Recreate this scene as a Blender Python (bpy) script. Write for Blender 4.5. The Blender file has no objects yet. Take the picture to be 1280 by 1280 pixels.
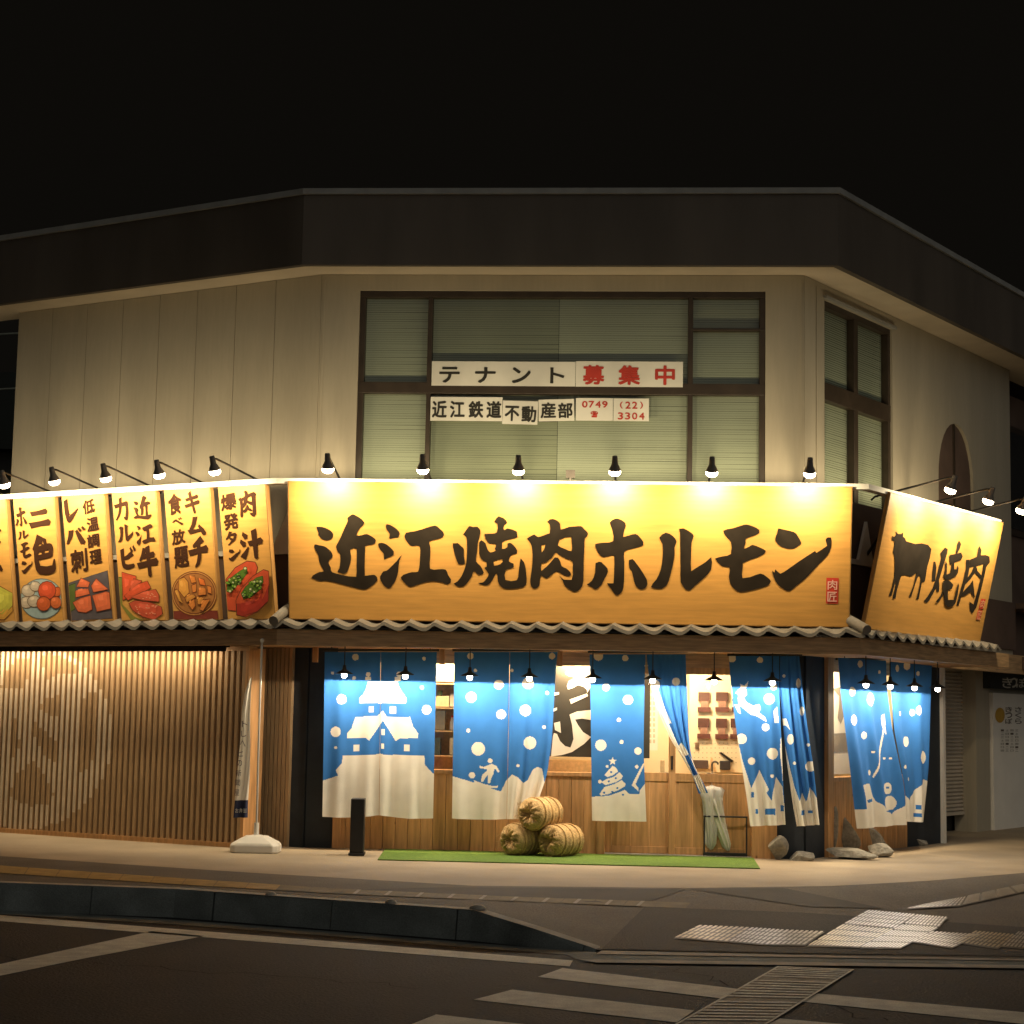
import bpy, bmesh, math, random
import numpy as np
from mathutils import Vector, Matrix
from mathutils.geometry import tessellate_polygon
from mathutils.bvhtree import BVHTree
random.seed(7); rng = np.random.default_rng(7)
SC = bpy.context.scene
COL = SC.collection
# ------------------------------------------------------------------ camera
FPX, PITCH, ROLL = 2237.0, math.radians(6.479), math.radians(1.074)
CAM = np.array([0, 0, 1.6])
AX = np.array([1, 0, 0.]); FW = np.array([0, math.cos(PITCH), math.sin(PITCH)]); UP = np.array([0, -math.sin(PITCH), math.cos(PITCH)])
cd = bpy.data.cameras.new('camera'); cam = bpy.data.objects.new('camera', cd); COL.objects.link(cam)
cd.sensor_width = 36; cd.lens = 36 * FPX / 1280; cd.clip_end = 2000; cd.clip_start = 0.1
cx_ = AX * math.cos(ROLL) + UP * math.sin(ROLL); cy_ = -AX * math.sin(ROLL) + UP * math.cos(ROLL)
cam.matrix_world = Matrix(((cx_[0], cy_[0], -FW[0], CAM[0]), (cx_[1], cy_[1], -FW[1], CAM[1]), (cx_[2], cy_[2], -FW[2], CAM[2]), (0, 0, 0, 1)))
SC.camera = cam
SC.render.engine = 'CYCLES'
SC.view_settings.view_transform = 'Standard'; SC.view_settings.look = 'None'
SC.view_settings.exposure = 0.0; SC.view_settings.gamma = 1
SC.cycles.use_denoising = True; SC.cycles.max_bounces = 6; SC.cycles.diffuse_bounces = 4; SC.cycles.transparent_max_bounces = 12
SC.cycles.sample_clamp_indirect = 4.0
# ------------------------------------------------------------------ world: night sky
w = bpy.data.worlds.new('World'); SC.world = w; w.use_nodes = True
nt = w.node_tree; bg = nt.nodes['Background']
sky = nt.nodes.new('ShaderNodeTexSky'); sky.sky_type = 'NISHITA'; sky.sun_disc = False
sky.sun_elevation = math.radians(-8); sky.sun_rotation = math.radians(200)
glow = nt.nodes.new('ShaderNodeMixRGB'); glow.blend_type = 'ADD'; glow.inputs[0].default_value = 1
nt.links.new(sky.outputs[0], glow.inputs[1]); glow.inputs[2].default_value = (0.050, 0.043, 0.033, 1)
nt.links.new(glow.outputs[0], bg.inputs[0]); bg.inputs[1].default_value = 0.075
sd = bpy.data.lights.new('town_fill', 'SUN'); sd.energy = 0.40; sd.angle = math.radians(100); sd.color = (1.0, .95, .85)  # added dim sun standing in for town glow on fascia, kerb and jamb
town_fill = bpy.data.objects.new('town_fill', sd); COL.objects.link(town_fill); town_fill.rotation_euler = Vector((-.55, .80, -.20)).to_track_quat('-Z', 'Y').to_euler()
# light levels
E_SIGN, E_MENU, E_SIDE, E_PEND, E_ROOM, E_DOWN = 76, 44, 76, 42, 215, 36
WARM = (1.0, 0.80, 0.48); WARMW = (1.0, 0.83, 0.60); ROOMC = (1.0, 0.76, 0.46)

# ------------------------------------------------------------------ geometry helpers
YW = {'m': math.radians(-3.97), 'l': math.radians(-29.35), 'r': math.radians(54.19)}
TT = {k: np.array([math.cos(a), math.sin(a), 0]) for k, a in YW.items()}
NN = {k: np.array([math.sin(a), -math.cos(a), 0]) for k, a in YW.items()}
AA = {'m': np.array([0.075, 21.335, 0]), 'l': np.array([-2.390, 21.506, 0]), 'r': np.array([3.474, 21.099, 0])}
def W(k, s, o, z): return AA[k] + TT[k] * s + NN[k] * o + np.array([0, 0, z])
def ray(u, v):
    a = (np.asarray(u, float) - 640) / FPX; b = -(np.asarray(v, float) - 640) / FPX
    a2 = a * math.cos(ROLL) - b * math.sin(ROLL); b2 = a * math.sin(ROLL) + b * math.cos(ROLL)
    return a2[..., None] * AX + b2[..., None] * UP + FW
def onp(u, v, P, n):
    d = ray(u, v); t = np.dot(P - CAM, n) / (d @ n); return CAM + d * t[..., None]
def PX(u, v, k, o=0.0): return onp(u, v, AA[k] + NN[k] * o, NN[k])
def LX(u, v, k, o=0.0):
    X = PX(u, v, k, o); return float((X - AA[k]) @ TT[k]), float(X[2])
def ONZ(u, v, z=0.0):
    d = ray(u, v); return CAM + d * ((z - CAM[2]) / d[..., 2])[..., None]
def crn(a, b, o):   # corner point of two offset wall lines
    p = AA[a] + NN[a] * o; q = AA[b] + NN[b] * o; A = np.array([[TT[a][0], -TT[b][0]], [TT[a][1], -TT[b][1]]])
    t = np.linalg.solve(A, (q - p)[:2]); return p + TT[a] * t[0]

class MB:
    def __init__(s): s.v = []; s.f = []; s.m = []; s.sm = []
    def add(s, vs, fs, m=0, smooth=False):
        b = len(s.v); s.v += [tuple(map(float, p)) for p in vs]
        for f in fs: s.f.append(tuple(b + i for i in f)); s.m.append(m); s.sm.append(smooth)
        return s
    def hexa(s, c, m=0):  # 8 corners: bottom 4 then top 4
        return s.add(c, [(3, 2, 1, 0), (4, 5, 6, 7), (0, 1, 5, 4), (1, 2, 6, 5), (2, 3, 7, 6), (3, 0, 4, 7)], m)
    def box(s, k, s0, s1, o0, o1, z0, z1, m=0):
        return s.hexa([W(k, a, b, z) for z in (z0, z1) for a, b in ((s0, o0), (s1, o0), (s1, o1), (s0, o1))], m)
    def wbox(s, c, d, yaw=0, m=0):
        cy, sy = math.cos(yaw), math.sin(yaw); P = []
        for z in (-.5, .5):
            for a, b in ((-.5, -.5), (.5, -.5), (.5, .5), (-.5, .5)):
                x, y = a * d[0], b * d[1]; P.append((c[0] + x * cy - y * sy, c[1] + x * sy + y * cy, c[2] + z * d[2]))
        return s.hexa(P, m)
    def tube(s, pts, r, n=8, m=0, cap=True):
        pts = [Vector(p) for p in pts]; R = r if isinstance(r, (list, tuple)) else [r] * len(pts); vs = []; fs = []
        for i, p in enumerate(pts):
            t = (pts[min(i + 1, len(pts) - 1)] - pts[max(i - 1, 0)]).normalized()
            u = t.orthogonal().normalized() if i == 0 else (u - t * u.dot(t)).normalized()
            w_ = t.cross(u)
            for j in range(n):
                a = 2 * math.pi * j / n; vs.append(p + (u * math.cos(a) + w_ * math.sin(a)) * R[i])
        for i in range(len(pts) - 1):
            for j in range(n): fs.append((i * n + j, i * n + (j + 1) % n, (i + 1) * n + (j + 1) % n, (i + 1) * n + j))
        s.add(vs, fs, m, True)
        if cap:
            e = (len(pts) - 1) * n; s.add(vs[:n], [tuple(range(n))[::-1]], m); s.add(vs[e:], [tuple(range(n))], m)
        return s
    def lathe(s, prof, c=(0, 0, 0), axis=(0, 0, 1), n=20, m=0):   # prof: (r, h)
        ax = Vector(axis).normalized(); u = ax.orthogonal().normalized(); w_ = ax.cross(u); c = Vector(c); vs = []; fs = []
        for r, h in prof:
            for j in range(n):
                a = 2 * math.pi * j / n; vs.append(c + ax * h + (u * math.cos(a) + w_ * math.sin(a)) * r)
        for i in range(len(prof) - 1):
            for j in range(n): fs.append((i * n + j, i * n + (j + 1) % n, (i + 1) * n + (j + 1) % n, (i + 1) * n + j))
        return s.add(vs, fs, m, True)
    def poly(s, loops, fn, m=0):   # 2D loops (outer, holes...), fn maps (x,y)->world
        L = [[Vector((p[0], p[1], 0)) for p in l] for l in loops]; flat = [p for l in loops for p in l]
        ts = tessellate_polygon(L); vs = [fn(p[0], p[1]) for p in flat]
        fs = []
        for t in ts:
            a, b, c = (flat[i] for i in t)
            fs.append(t)
        return s.add(vs, fs, m)
    def prism(s, loop, f0, f1, m=0):
        n = len(loop); s.poly([loop], f0, m); s.poly([loop], f1, m)
        vs = [f0(*p) for p in loop] + [f1(*p) for p in loop]
        return s.add(vs, [(i, (i + 1) % n, n + (i + 1) % n, n + i) for i in range(n)], m)
    def build(s, name, mats, parent=None, **kw):
        me = bpy.data.meshes.new(name); V = np.array(s.v)
        if parent is not None:
            Mi = np.array(WM[parent.name].inverted()); V = V @ Mi[:3, :3].T + Mi[:3, 3]
        me.from_pydata(V.tolist(), [], s.f)
        for mt in (mats if isinstance(mats, (list, tuple)) else [mats]): me.materials.append(mt)
        me.polygons.foreach_set('material_index', s.m); me.polygons.foreach_set('use_smooth', s.sm)
        bm = bmesh.new(); bm.from_mesh(me); bmesh.ops.recalc_face_normals(bm, faces=bm.faces); bm.to_mesh(me); bm.free()
        me.update()
        o = bpy.data.objects.new(name, me); COL.objects.link(o)
        if parent is not None: o.parent = parent; WM[o.name] = WM[parent.name].copy()
        else: WM[o.name] = Matrix.Identity(4)
        for a, b in kw.items(): o[a] = b
        return o
WM = {}
def thing(name, label, cat, loc=(0, 0, 0), rz=0.0, group=None, parent=None):
    o = bpy.data.objects.new(name, None); o.empty_display_size = .2; COL.objects.link(o)
    o.location = loc; o.rotation_euler = (0, 0, rz)
    WM[o.name] = Matrix.Translation(Vector(loc)) @ Matrix.Rotation(rz, 4, 'Z')
    o['label'] = label; o['category'] = cat
    if group: o['group'] = group
    return o
def tag(o, label, cat, group=None):
    o['label'] = label; o['category'] = cat
    if group: o['group'] = group
    return o
def struct(o): o['kind'] = 'structure'; return o
def dup(root, label, loc, rz=None, group=None):
    def cp(o, par):
        c = o.copy(); COL.objects.link(c)
        if par is not None: c.parent = par
        for ch in o.children: cp(ch, c)
        return c
    r = cp(root, None); r.location = loc
    if rz is not None: r.rotation_euler = (0, 0, rz)
    r['label'] = label
    if group: r['group'] = group
    return r
def bev(o, wd=.006, seg=2):
    md = o.modifiers.new('bevel', 'BEVEL'); md.width = wd; md.segments = seg; md.limit_method = 'ANGLE'; return o
def light(kind, name, energy, color, parent, loc, direction=None, size=.04, **kw):
    d = bpy.data.lights.new(name, kind); d.energy = energy; d.color = color
    if kind == 'AREA':
        d.shape = 'RECTANGLE'; d.size = kw['sx']; d.size_y = kw['sy']
    else: d.shadow_soft_size = size
    if kind == 'SPOT': d.spot_size = kw.get('ang', math.pi); d.spot_blend = kw.get('blend', .3)
    o = bpy.data.objects.new(name, d); COL.objects.link(o); o.parent = parent; o.location = loc
    if direction is not None: o.rotation_euler = Vector(direction).to_track_quat('-Z', 'Y').to_euler()
    return o

# ------------------------------------------------------------------ materials
def mat(name, col, rough=.7, var=.12, scale=6., bump=0., bscale=60., metal=0., stretch=(1, 1, 1), spec=.4, detail=5, fine=0.):
    m = bpy.data.materials.new(name); m.use_nodes = True; n = m.node_tree.nodes; l = m.node_tree.links
    b = n['Principled BSDF']; b.inputs['Roughness'].default_value = rough; b.inputs['Metallic'].default_value = metal
    b.inputs['Specular IOR Level'].default_value = spec
    tc = n.new('ShaderNodeTexCoord'); mp = n.new('ShaderNodeMapping'); mp.inputs['Scale'].default_value = stretch
    l.new(tc.outputs['Object'], mp.inputs[0])
    nz = n.new('ShaderNodeTexNoise'); nz.inputs['Scale'].default_value = scale; nz.inputs['Detail'].default_value = detail
    l.new(mp.outputs[0], nz.inputs['Vector'])
    rp = n.new('ShaderNodeValToRGB'); rp.color_ramp.elements[0].position = .3; rp.color_ramp.elements[1].position = .72
    c0 = [max(0, c * (1 - var)) for c in col]; c1 = [min(1, c * (1 + var)) for c in col]
    rp.color_ramp.elements[0].color = (*c0, 1); rp.color_ramp.elements[1].color = (*c1, 1)
    l.new(nz.outputs['Fac'], rp.inputs[0]); out = rp.outputs[0]
    if fine:
        n2 = n.new('ShaderNodeTexNoise'); n2.inputs['Scale'].default_value = bscale; n2.inputs['Detail'].default_value = 3; l.new(mp.outputs[0], n2.inputs['Vector'])
        r2 = n.new('ShaderNodeValToRGB'); r2.color_ramp.elements[0].position = .3; r2.color_ramp.elements[1].position = .7
        r2.color_ramp.elements[0].color = (1 - fine,) * 3 + (1,); r2.color_ramp.elements[1].color = (1, 1, 1, 1)
        l.new(n2.outputs['Fac'], r2.inputs[0]); mx = n.new('ShaderNodeMixRGB'); mx.blend_type = 'MULTIPLY'; mx.inputs[0].default_value = 1
        l.new(out, mx.inputs[1]); l.new(r2.outputs[0], mx.inputs[2]); out = mx.outputs[0]
    l.new(out, b.inputs['Base Color'])
    if bump:
        n3 = n.new('ShaderNodeTexNoise'); n3.inputs['Scale'].default_value = bscale; n3.inputs['Detail'].default_value = 4; l.new(mp.outputs[0], n3.inputs['Vector'])
        bp = n.new('ShaderNodeBump'); bp.inputs['Strength'].default_value = bump; bp.inputs['Distance'].default_value = .02
        l.new(n3.outputs['Fac'], bp.inputs['Height']); l.new(bp.outputs[0], b.inputs['Normal'])
    return m
def woodmat(name, col, grain=(1, 1, 14), var=.3, plank=None, knots=False, rough=.55):
    m = mat(name, col, rough, var, 3.0, .08, 30., stretch=grain)
    n = m.node_tree.nodes; l = m.node_tree.links; b = n['Principled BSDF']; tc = next(x for x in n if x.type == 'TEX_COORD')
    src = b.inputs['Base Color'].links[0].from_socket
    if knots:
        vo = n.new('ShaderNodeTexVoronoi'); vo.inputs['Scale'].default_value = 3.4; mp = n.new('ShaderNodeMapping'); mp.inputs['Scale'].default_value = (1.6, 1.6, 1)
        l.new(tc.outputs['Object'], mp.inputs[0]); l.new(mp.outputs[0], vo.inputs['Vector'])
        rp = n.new('ShaderNodeValToRGB'); rp.color_ramp.elements[0].position = .035; rp.color_ramp.elements[0].color = (.35, .22, .15, 1)
        rp.color_ramp.elements[1].position = .09; rp.color_ramp.elements[1].color = (1, 1, 1, 1); l.new(vo.outputs['Distance'], rp.inputs[0])
        mx = n.new('ShaderNodeMixRGB'); mx.blend_type = 'MULTIPLY'; mx.inputs[0].default_value = .8; l.new(src, mx.inputs[1]); l.new(rp.outputs[0], mx.inputs[2]); src = mx.outputs[0]
        l.new(src, b.inputs['Base Color'])
    return m
def emit(name, col, st):
    m = bpy.data.materials.new(name); m.use_nodes = True; n = m.node_tree.nodes; b = n['Principled BSDF']
    b.inputs['Base Color'].default_value = (.8, .8, .8, 1); b.inputs['Emission Color'].default_value = (*col, 1); b.inputs['Emission Strength'].default_value = st
    return m
def glassmat(name, tint=(.9, .95, .9), refl=.12, rough=.02):
    m = bpy.data.materials.new(name); m.use_nodes = True; n = m.node_tree.nodes; l = m.node_tree.links
    n.remove(n['Principled BSDF']); out = n['Material Output']
    t = n.new('ShaderNodeBsdfTransparent'); t.inputs[0].default_value = (*tint, 1)
    g = n.new('ShaderNodeBsdfGlossy'); g.inputs['Roughness'].default_value = rough
    nz = n.new('ShaderNodeTexNoise'); nz.inputs['Scale'].default_value = 3; rp = n.new('ShaderNodeMapRange'); rp.inputs['To Min'].default_value = refl * .7; rp.inputs['To Max'].default_value = refl * 1.3
    l.new(nz.outputs['Fac'], rp.inputs[0]); mx = n.new('ShaderNodeMixShader'); l.new(rp.outputs[0], mx.inputs[0]); l.new(t.outputs[0], mx.inputs[1]); l.new(g.outputs[0], mx.inputs[2]); l.new(mx.outputs[0], out.inputs[0])
    return m
def clothmat(name, col, trans=.22):
    m = mat(name, col, .85, .06, 5, .25, 260, spec=.15); n = m.node_tree.nodes; l = m.node_tree.links; b = n['Principled BSDF']; out = n['Material Output']
    t = n.new('ShaderNodeBsdfTranslucent'); l.new(b.inputs['Base Color'].links[0].from_socket, t.inputs[0])
    mx = n.new('ShaderNodeMixShader'); mx.inputs[0].default_value = trans; l.new(b.outputs[0], mx.inputs[1]); l.new(t.outputs[0], mx.inputs[2]); l.new(mx.outputs[0], out.inputs[0]); return m
M = {}
M['wall'] = mat('wall_paint', (.45, .40, .305), .75, .07, 2.2, .06, 22, fine=.06, stretch=(1.2, 1.2, .16))
M['fascia'] = mat('roof_fascia_metal', (.115, .095, .075), .6, .2, 1.6, stretch=(1, 1, .2))
M['coping'] = mat('coping_metal', (.34, .34, .32), .5, .15, 4)
M['soffit'] = mat('soffit_board', (.62, .53, .40), .8, .08, 2)
M['winframe'] = mat('window_frame_bronze', (.045, .032, .022), .45, .2, 6)
M['blind'] = mat('blind_slats', (.50, .505, .405), .6, .06, 1.5)
M['blind2'] = mat('blind_slats_grey', (.37, .375, .28), .6, .06, 1.5)
M['glass'] = glassmat('window_glass', refl=.05)
M['glass2'] = glassmat('shop_glass', (.97, .98, .96), .03)
M['dark'] = mat('dark_room', (.03, .028, .025), .9)
M['navy'] = mat('navy_cladding', (.022, .028, .036), .75, .25, 4, .1, 40)
M['cedar'] = woodmat('cedar_planks', (.50, .27, .11), (9, 9, .8), .25, knots=True)
M['slat'] = woodmat('cedar_slats', (.42, .28, .15), (20, 20, 1.2), .22)
M['slatw'] = mat('white_painted_slat', (.64, .52, .37), .6, .12, 8)
M['beam'] = woodmat('brown_beam', (.50, .32, .17), (1.2, 1.2, 14), .3)
M['sign'] = woodmat('sign_wood_print', (.66, .34, .085), (.7, .7, 9), .10, rough=.5)
M['signedge'] = mat('sign_edge', (.55, .30, .10), .6)
M['ink'] = mat('brush_ink', (.024, .018, .013), .85, .25, 5, spec=.08)
M['red'] = mat('seal_red', (.62, .055, .03), .6, .1, 8)
M['paper'] = mat('white_paper', (.74, .72, .64), .8, .05, 4)
M['redink'] = mat('red_ink', (.5, .045, .03), .7)
M['blackink'] = mat('black_ink', (.03, .028, .022), .7)
M['tile'] = mat('roof_tile', (.17, .155, .135), .5, .2, 5, .1, 50)
M['white'] = mat('white_paint', (.78, .75, .68), .5, .05, 4)
M['offwhite'] = mat('white_plastic', (.76, .72, .64), .4, .06, 6)
M['black'] = mat('black_metal', (.018, .016, .015), .45, .2, 10)
M['grey'] = mat('lamp_grey', (.16, .14, .12), .45, .15, 10)
M['bulb'] = emit('lamp_bulb', (1, .82, .55), 28)
M['bulbw'] = emit('pendant_bulb', (1, .92, .78), 22)
M['blue'] = clothmat('curtain_blue', (.045, .195, .56), .10)
M['cream'] = clothmat('curtain_white', (.88, .84, .74), .14)
M['turf'] = mat('artificial_turf', (.15, .26, .04), .9, .25, 30, .6, 300, fine=.4)
M['pave'] = mat('paving_concrete', (.40, .32, .225), .72, .17, 1.1, .2, 60, fine=.22, spec=.35)
M['asph'] = mat('walkway_asphalt', (.165, .14, .11), .8, .18, 1.4, .6, 55, fine=.5)
M['asphd'] = mat('new_asphalt', (.052, .046, .04), .8, .2, 1.4, .6, 55, fine=.5)
M['road'] = mat('road_asphalt', (.024, .0235, .0235), .82, .35, .7, .8, 45, fine=.6)
M['paint'] = mat('road_paint', (.88, .80, .66), .7, .18, 7, .2, 120, fine=.35)
M['ypaint'] = mat('yellow_tactile', (.42, .27, .075), .7, .25, 6, .2, 100, fine=.25)
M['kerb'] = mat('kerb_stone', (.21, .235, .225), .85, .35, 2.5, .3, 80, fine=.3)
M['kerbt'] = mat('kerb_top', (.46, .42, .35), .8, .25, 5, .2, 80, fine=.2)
M['tact'] = mat('tactile_tile', (.62, .57, .48), .30, .2, 4, .05, 60, fine=.2, spec=.6)
M['tacty'] = mat('tactile_tile_yellow', (.58, .47, .24), .30, .2, 4, .05, 60, fine=.2, spec=.6)
M['straw'] = mat('straw', (.64, .42, .19), .85, .25, 9, .6, 60, stretch=(1, 1, 1), fine=.35)
M['stone'] = mat('field_stone', (.36, .33, .27), .9, .3, 8, .6, 30, fine=.3)
M['room'] = mat('room_wall', (.80, .70, .50), .8, .04, 2)
M['light_wood'] = woodmat('light_wood', (.74, .50, .26), (8, 1, 8), .15)
M['brownwall'] = mat('brown_wall', (.13, .085, .065), .8, .2, 2, .05, 60)
M['shutter'] = mat('shutter_metal', (.52, .46, .38), .5, .1, 3)
M['pole'] = mat('flag_pole', (.55, .52, .46), .3, .05, 4, metal=.2)
M['vinyl'] = clothmat('umbrella_vinyl', (.78, .76, .70), .25)

# ------------------------------------------------------------------ ground
g = MB(); g.add([(-400, -300, -.27), (400, -300, -.27), (400, 500, -.27), (-400, 500, -.27)], [(0, 1, 2, 3)]); struct(g.build('ground', M['asphd']))
RZ = -.24
g = MB(); g.add([(-120, -60, RZ), (120, -60, RZ), (120, 24, RZ), (-120, 24, RZ)], [(0, 1, 2, 3)]); struct(g.build('road', M['road']))
Bp = [ONZ(*p) for p in ((0, 1070), (300, 1090), (590, 1107), (860, 1110), (1040, 1107.5), (1160, 1101), (1280, 1091))]
dl = Bp[0] - Bp[1]; dr = Bp[-1] - Bp[-2]; Bp = [Bp[0] + dl * 8] + Bp + [Bp[-1] + dr * 12]
Kpx = ((0, 1104, 0), (220, 1112, 0), (420, 1126, 0), (590, 1138, 0), (665, 1161, -.10), (745, 1187, -.225), (870, 1190, -.225), (1000, 1193, -.225), (1280, 1198, -.225))
Kp = [ONZ(u, v, z) for u, v, z in Kpx]
kl = Kp[0] - Kp[1]; Kp = [Kp[0] + kl * 14] + Kp + [Kp[-1] + (Kp[-1] - Kp[-2]) * 8]
pv = MB()
far = [p + np.array([0, 14, 0]) for p in Bp]; far[-1] = Bp[-1] + np.array([8, 4, 0])
nB = len(Bp); pv.add(Bp + far, [(i, i + 1, nB + i + 1, nB + i) for i in range(nB - 1)])
struct(pv.build('pavement', M['pave']))
def resample(P, n):
    P = np.array(P); d = np.r_[0, np.cumsum(np.linalg.norm(np.diff(P, axis=0), axis=1))]; t = np.linspace(0, d[-1], n)
    return [np.array([np.interp(x, d, P[:, i]) for i in range(3)]) for x in t]
# walkway strip between border line and kerb line, matched by x in the picture
def projx(X):
    d = X - CAM; zz = d @ FW; a2 = d @ AX / zz; b2 = d @ UP / zz; return 640 + FPX * (a2 * math.cos(ROLL) + b2 * math.sin(ROLL))
sv = []; sf = []
def at_x(P, xs):
    X = np.array([projx(p) for p in P]); P = np.array(P); return [np.array([np.interp(x, X, P[:, i]) for i in range(3)]) for x in xs]
XS = [-900, -400, 0, 110, 220, 320, 420, 505, 590, 628, 665, 705, 745, 800, 870, 935, 1000, 1070, 1140, 1210, 1280, 1500, 1900]
lo = at_x(Kp, XS); hi = at_x(Bp, XS)
NR = 6
for i in range(len(XS)):
    for j in range(NR + 1): sv.append(lo[i] + (hi[i] - lo[i]) * (j / NR))
sf = [(i * (NR + 1) + j, (i + 1) * (NR + 1) + j, (i + 1) * (NR + 1) + j + 1, i * (NR + 1) + j + 1) for i in range(len(XS) - 1) for j in range(NR)]
sw = MB(); sw.add(sv, sf, 0, True); struct(sw.build('walkway', M['asph']))
bvh = BVHTree.FromPolygons([Vector(p) for p in sv] + [Vector((-60, 5, 0)), Vector((60, 5, 0)), Vector((60, 45, 0)), Vector((-60, 45, 0))], [tuple(f) for f in sf])
def G(u, v, dz=0.004):
    d = ray(u, v); h = bvh.ray_cast(Vector(CAM), Vector(d))
    p = np.array(h[0]) if h[0] is not None else ONZ(u, v, 0)
    return p + np.array([0, 0, dz])
def quadmap(q, fn):
    q = [np.array(p, float) for p in q]
    return lambda a, b: fn(*((q[0] * (1 - a) + q[1] * a) * (1 - b) + (q[3] * (1 - a) + q[2] * a) * b))
def drape(mb, q, nu, nv, fn, m=0):
    F = quadmap(q, fn); vs = [F(i / nu, j / nv) for j in range(nv + 1) for i in range(nu + 1)]
    mb.add(vs, [(j * (nu + 1) + i, j * (nu + 1) + i + 1, (j + 1) * (nu + 1) + i + 1, (j + 1) * (nu + 1) + i) for j in range(nv) for i in range(nu)], m)
# darker new asphalt patches on the ramp
pt = MB(); drape(pt, ((752, 1187), (806, 1134), (1000, 1141), (1290, 1160)), 14, 6, lambda u, v: G(u, v, .004)) ; 
drape(pt, ((752, 1187), (1290, 1160), (1290, 1196), (1000, 1192)), 14, 4, lambda u, v: G(u, v, .0045))
struct(pt.build('asphalt_patch', M['asphd']))
pt = MB(); drape(pt, ((860, 1111.5), (980, 1110.5), (1105, 1136), (1010, 1134)), 10, 4, lambda u, v: G(u, v, .0045)); drape(pt, ((560, 1109.5), (858, 1112), (800, 1131), (430, 1113)), 10, 4, lambda u, v: G(u, v, .0045))
struct(pt.build('asphalt_band', mat('mid_asphalt', (.075, .066, .055), .8, .2, 2, .3, 220, fine=.4)))
# yellow tactile strip, left, tile by tile
ys = MB(); Lp = [(0, 1082.5, 1091.5), (220, 1098, 1105.5), (430, 1112, 1118), (640, 1121.5, 1127), (860, 1129, 1136)]
def ystrip(x): return np.interp(x, [p[0] for p in Lp], [p[1] for p in Lp]), np.interp(x, [p[0] for p in Lp], [p[2] for p in Lp])
x = -200.
while x < 860:
    x2 = x + 39.4
    a0, b0 = ystrip(max(x, -1e9)); a1, b1 = ystrip(x2)
    if x < 0: sl = (1098 - 1082.5) / 220; a0 = 1082.5 + sl * x; b0 = 1091.5 + sl * x; 
    if x2 < 0: a1 = 1082.5 + sl * x2; b1 = 1091.5 + sl * x2
    drape(ys, ((x, a0), (x2 - .8, a1), (x2 - 6.8, b1), (x - 6, b0)), 2, 1, lambda u, v: G(u, v, .006), 0 if x < 330 else 1)
    x = x2
struct(ys.build('tactile_strip', [M['ypaint'], mat('worn_yellow_tactile', (.21, .165, .09), .75, .25, 5, .2, 100, fine=.3)]))
jt = MB(); x = 447.
for k in range(10):
    a0, b0 = ystrip(x); drape(jt, ((x, a0 + .3), (x + 4.5, a0 + .5), (x - 2.5, b0), (x - 7, b0 - .2)), 1, 1, lambda u, v: G(u, v, .0085)); x += 39.4
struct(jt.build('tactile_joint', M['kerbt']))
# kerb
kb = MB(); kt = MB()
kk = Kp[:7]
nrm = []
for i in range(len(kk)):
    t = kk[min(i + 1, len(kk) - 1)] - kk[max(i - 1, 0)]; t[2] = 0; t /= np.linalg.norm(t); nrm.append(np.array([t[1], -t[0], 0]))
top0 = [p + np.array([0, 0, .006]) for p in kk]; topi = [p - n_ * .14 + np.array([0, 0, .006]) for p, n_ in zip(kk, nrm)]
foot = [np.array([p[0], p[1], RZ]) + n_ * .03 for p, n_ in zip(kk, nrm)]
K_ = len(kk)
kt.add(top0 + topi, [(i, i + 1, K_ + i + 1, K_ + i) for i in range(K_ - 1)])
kd = np.r_[0, np.cumsum([np.linalg.norm(kk[i + 1] - kk[i]) for i in range(K_ - 1)])]
def kint(A_, d): return np.array([np.interp(d, kd, np.array(A_)[:, c]) for c in range(3)])
d_ = .3
while d_ < kd[-1]:
    e2 = min(d_ + 1.195, kd[-1]); jit = random.uniform(-.006, .006); mid = [d_ + .006] + [k_d for k_d in kd if d_ + .006 < k_d < e2] + [e2]
    av = np.array([.39, .92, 0]) * -jit
    V_ = [kint(top0, q_) + av for q_ in mid] + [kint(foot, q_) + av for q_ in mid]; L_ = len(mid)
    kb.add(V_, [(i, i + 1, L_ + i + 1, L_ + i) for i in range(L_ - 1)]); d_ += 1.2
kbb = MB(); kbb.add([p - n_ * .03 - np.array([0, 0, .01]) for p, n_ in zip(top0, nrm)] + [p - n_ * .03 for p, n_ in zip(foot, nrm)], [(i, i + 1, K_ + i + 1, K_ + i) for i in range(K_ - 1)]); struct(kbb.build('kerb_joint', mat('joint_mortar', (.15, .17, .16), .95)))
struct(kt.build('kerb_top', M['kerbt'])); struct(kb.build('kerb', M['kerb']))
gt = MB()
def zroad(u, v, dz=.004): return ONZ(u, v, RZ + dz)
gpx = [(0, 1136), (220, 1149), (420, 1164), (590, 1178), (745, 1189.5)]
gt.add([zroad(u, v + 0.5) for u, v in gpx] + [zroad(u, v + 6.5) for u, v in gpx], [(i, i + 1, 6 + i, 5 + i) for i in range(4)])
struct(gt.build('gutter', M['kerb']))
fk = MB()
fk.add([zroad(752, 1188, .012), zroad(1300, 1197.5, .012), zroad(1300, 1201, .012), zroad(745, 1192.5, .012)], [(0, 1, 2, 3)], 0)
fk.add([zroad(700, 1189, .004), zroad(745, 1192.5, .006), zroad(1300, 1201, .006), zroad(1300, 1206.5, .006), zroad(720, 1199, .006)], [(0, 1, 2, 3, 4)], 1)
fk.add([zroad(722, 1199, .012), zroad(1300, 1206.5, .012), zroad(1300, 1210.5, .012), zroad(745, 1203, .012)], [(0, 1, 2, 3)], 0)
struct(fk.build('drain_channel', [M['kerbt'], M['kerb']]))
rb = MB()   # reflector stubs on the kerb
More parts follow.
